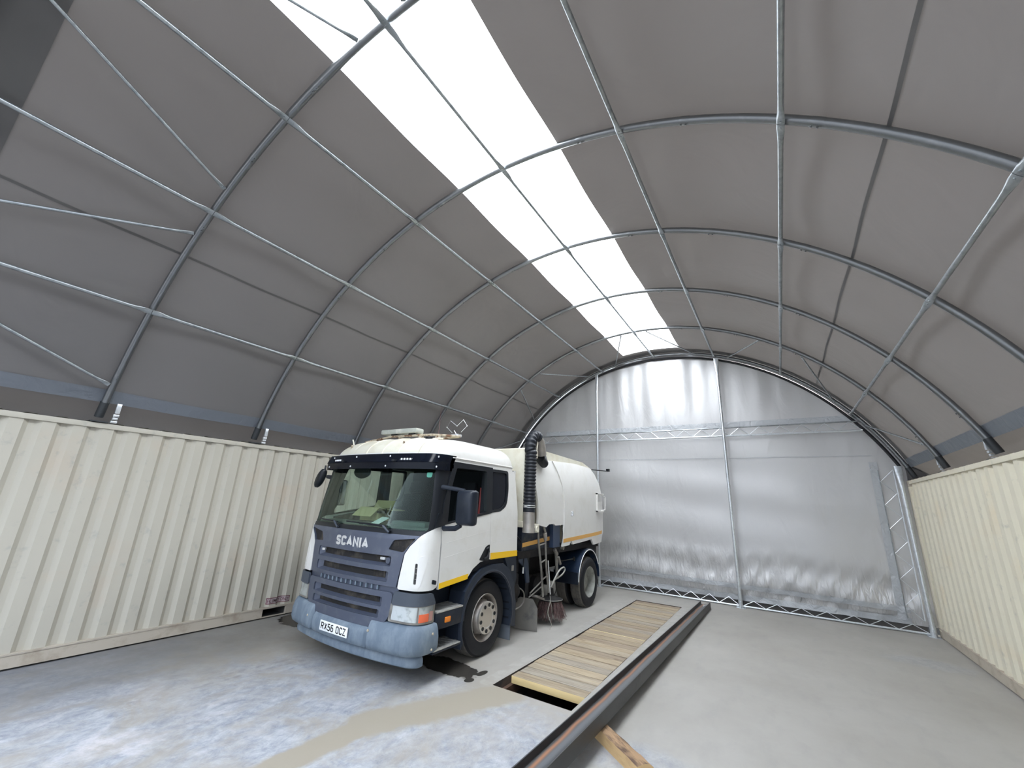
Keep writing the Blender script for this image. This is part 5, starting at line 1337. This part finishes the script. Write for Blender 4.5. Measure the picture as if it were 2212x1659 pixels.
# --- mirrors
def mirror(sg):
    M_ = Matrix.Identity(4)
    if sg < 0:      # the offside mirror is folded back along the door
        piv = Vector((CXT-1.24, 4.22, 0)); M_ = Matrix.Translation(piv+Vector((0, 0, .12))) @ Matrix.Rotation(rad(-62), 4, 'Z') @ Matrix.Translation(-piv)
    X = CXT+sg*1.22; Yc = 4.20
    mb = MB(); a_, b_ = sorted((X+sg*.27, X+sg*.545))
    rings = []
    for dy, s_ in ((.065, .90), (.05, .98), (0, 1.0), (-.05, .93), (-.075, .75)):
        cx_, cz_ = (a_+b_)/2, 2.015; hw_, hh_ = (b_-a_)/2*s_, .215*s_ if s_ > .8 else .18
        ring = rpoly([(cx_-hw_, cz_-hh_), (cx_+hw_, cz_-hh_), (cx_+hw_, cz_+hh_), (cx_-hw_, cz_+hh_)], .05, 5)
        rings.append([(p_[0], Yc+dy, p_[1]) for p_ in ring])
    mb.loft([[M_ @ Vector(p_) for p_ in r_] for r_ in rings]); mo = mb.build('side_mirror', navy, T, 50)
    mb = MB(); mb.box(a_+.02, b_-.02, Yc+.066, Yc+.070, 1.82, 2.21, .001, M_); mb.build('mirror_glass', mat('mirror_glass', (.8, .82, .84), .03, 1.0), mo)
    for pts, rr_ in (([(X+sg*.36, Yc, 2.215), (X+sg*.22, Yc-.03, 2.235), (X+sg*.04, Yc-.06, 2.255), (X-sg*.01, Yc+.05, 2.25)], [.026, .028, .030, .028]),
                     ([(X+sg*.33, Yc, 1.80), (X+sg*.26, Yc-.01, 1.76), (X+sg*.05, Yc+.02, 1.74), (X-.0, Yc+.06, 1.76)], [.03, .034, .03, .03])):
        mb = MB(); mb.tube([M_ @ Vector(p_) for p_ in pts], rr_, 10); mb.build('mirror_arm', navy, mo)
mirror(1); mirror(-1)
mb = MB(); c0_ = Vector((CXT-.84, FY+.03, 2.33))
rings = []
for dd, s_ in ((-.03, .75), (-.01, .97), (.03, 1), (.06, .8), (.07, .4)):
    rings.append([c0_ + Vector((.085*s_*cos(a_*PI/8)+.045*sin(a_*PI/8)*s_, dd, .14*s_*sin(a_*PI/8)+.03*cos(a_*PI/8))) for a_ in range(16)])
for r_ in rings:
    for v_ in r_: v_.x -= .13; 
mb.loft(rings); fm = mb.build('front_mirror', black, T, 60)
mb = MB(); mb.tube([(CXT-.93, FY+.06, 2.40), (CXT-.90, FY+.05, 2.46), (CXT-.91, FY+.06, 2.52)], .014, 8); mb.build('mirror_arm', black, fm)

# --- loose things on the dashboard
bx0, by0_, bz0 = CXT-.29, 4.42, 1.748
t2 = empty('cardboard_box', (bx0, by0_, bz0), 'open cardboard box with spread flaps lying on the dashboard', 'cardboard box')
mb = MB()
w2, d2, h2, th_ = .19, .13, .19, .004
rotb = Matrix.Translation((bx0, by0_, bz0)) @ Matrix.Rotation(rad(4), 4, 'Z')
mb.box(-w2, w2, -d2, -d2+th_, 0, h2, 0, rotb); mb.box(-w2, w2, d2-th_, d2, 0, h2, 0, rotb); mb.box(-w2, -w2+th_, -d2, d2, 0, h2, 0, rotb); mb.box(w2-th_, w2, -d2, d2, 0, h2, 0, rotb); mb.box(-w2, w2, -d2, d2, 0, th_, 0, rotb)
mb.build('box_body', card, t2)
for pos, ax_n, ang, sz in (((0, -d2, h2), 'X', 38, (-w2, w2, -.20, 0)), ((0, d2, h2), 'X', 60, (-w2, w2, 0, .12)),
                           ((-w2, 0, h2), 'Y', -35, (-.16, 0, -d2, d2)), ((w2, 0, h2), 'Y', 6, (0, .27, -d2, d2))):
    mb = MB(); r_ = rotb @ Matrix.Translation(pos) @ Matrix.Rotation(rad(ang), 4, ax_n)
    mb.box(sz[0], sz[1], sz[2], sz[3], -th_/2, th_/2, 0, r_); mb.build('flap', card, t2)
mb = MB(); r_ = Matrix.Translation((CXT+.12, 4.17, 1.775)) @ Matrix.Rotation(rad(-18), 4, 'Z') @ Matrix.Rotation(rad(28), 4, 'X'); mb.box(-.13, .13, -.09, .09, 0, .002, 0, r_)
tag(mb.build('paper_sheet', paper, sm=0), 'white sheet of paper on the dashboard in front of the cardboard box', 'paper')
mb = MB(); r_ = Matrix.Translation((CXT+.05, 4.03, 1.722)) @ Matrix.Rotation(rad(8), 4, 'Z') @ Matrix.Rotation(rad(30), 4, 'X'); mb.box(-.08, .08, -.02, .02, 0, .003, 0, r_)
tag(mb.build('paper_slip', paper, sm=0), 'small pale paper slip in the windscreen bottom by the wiper', 'paper')
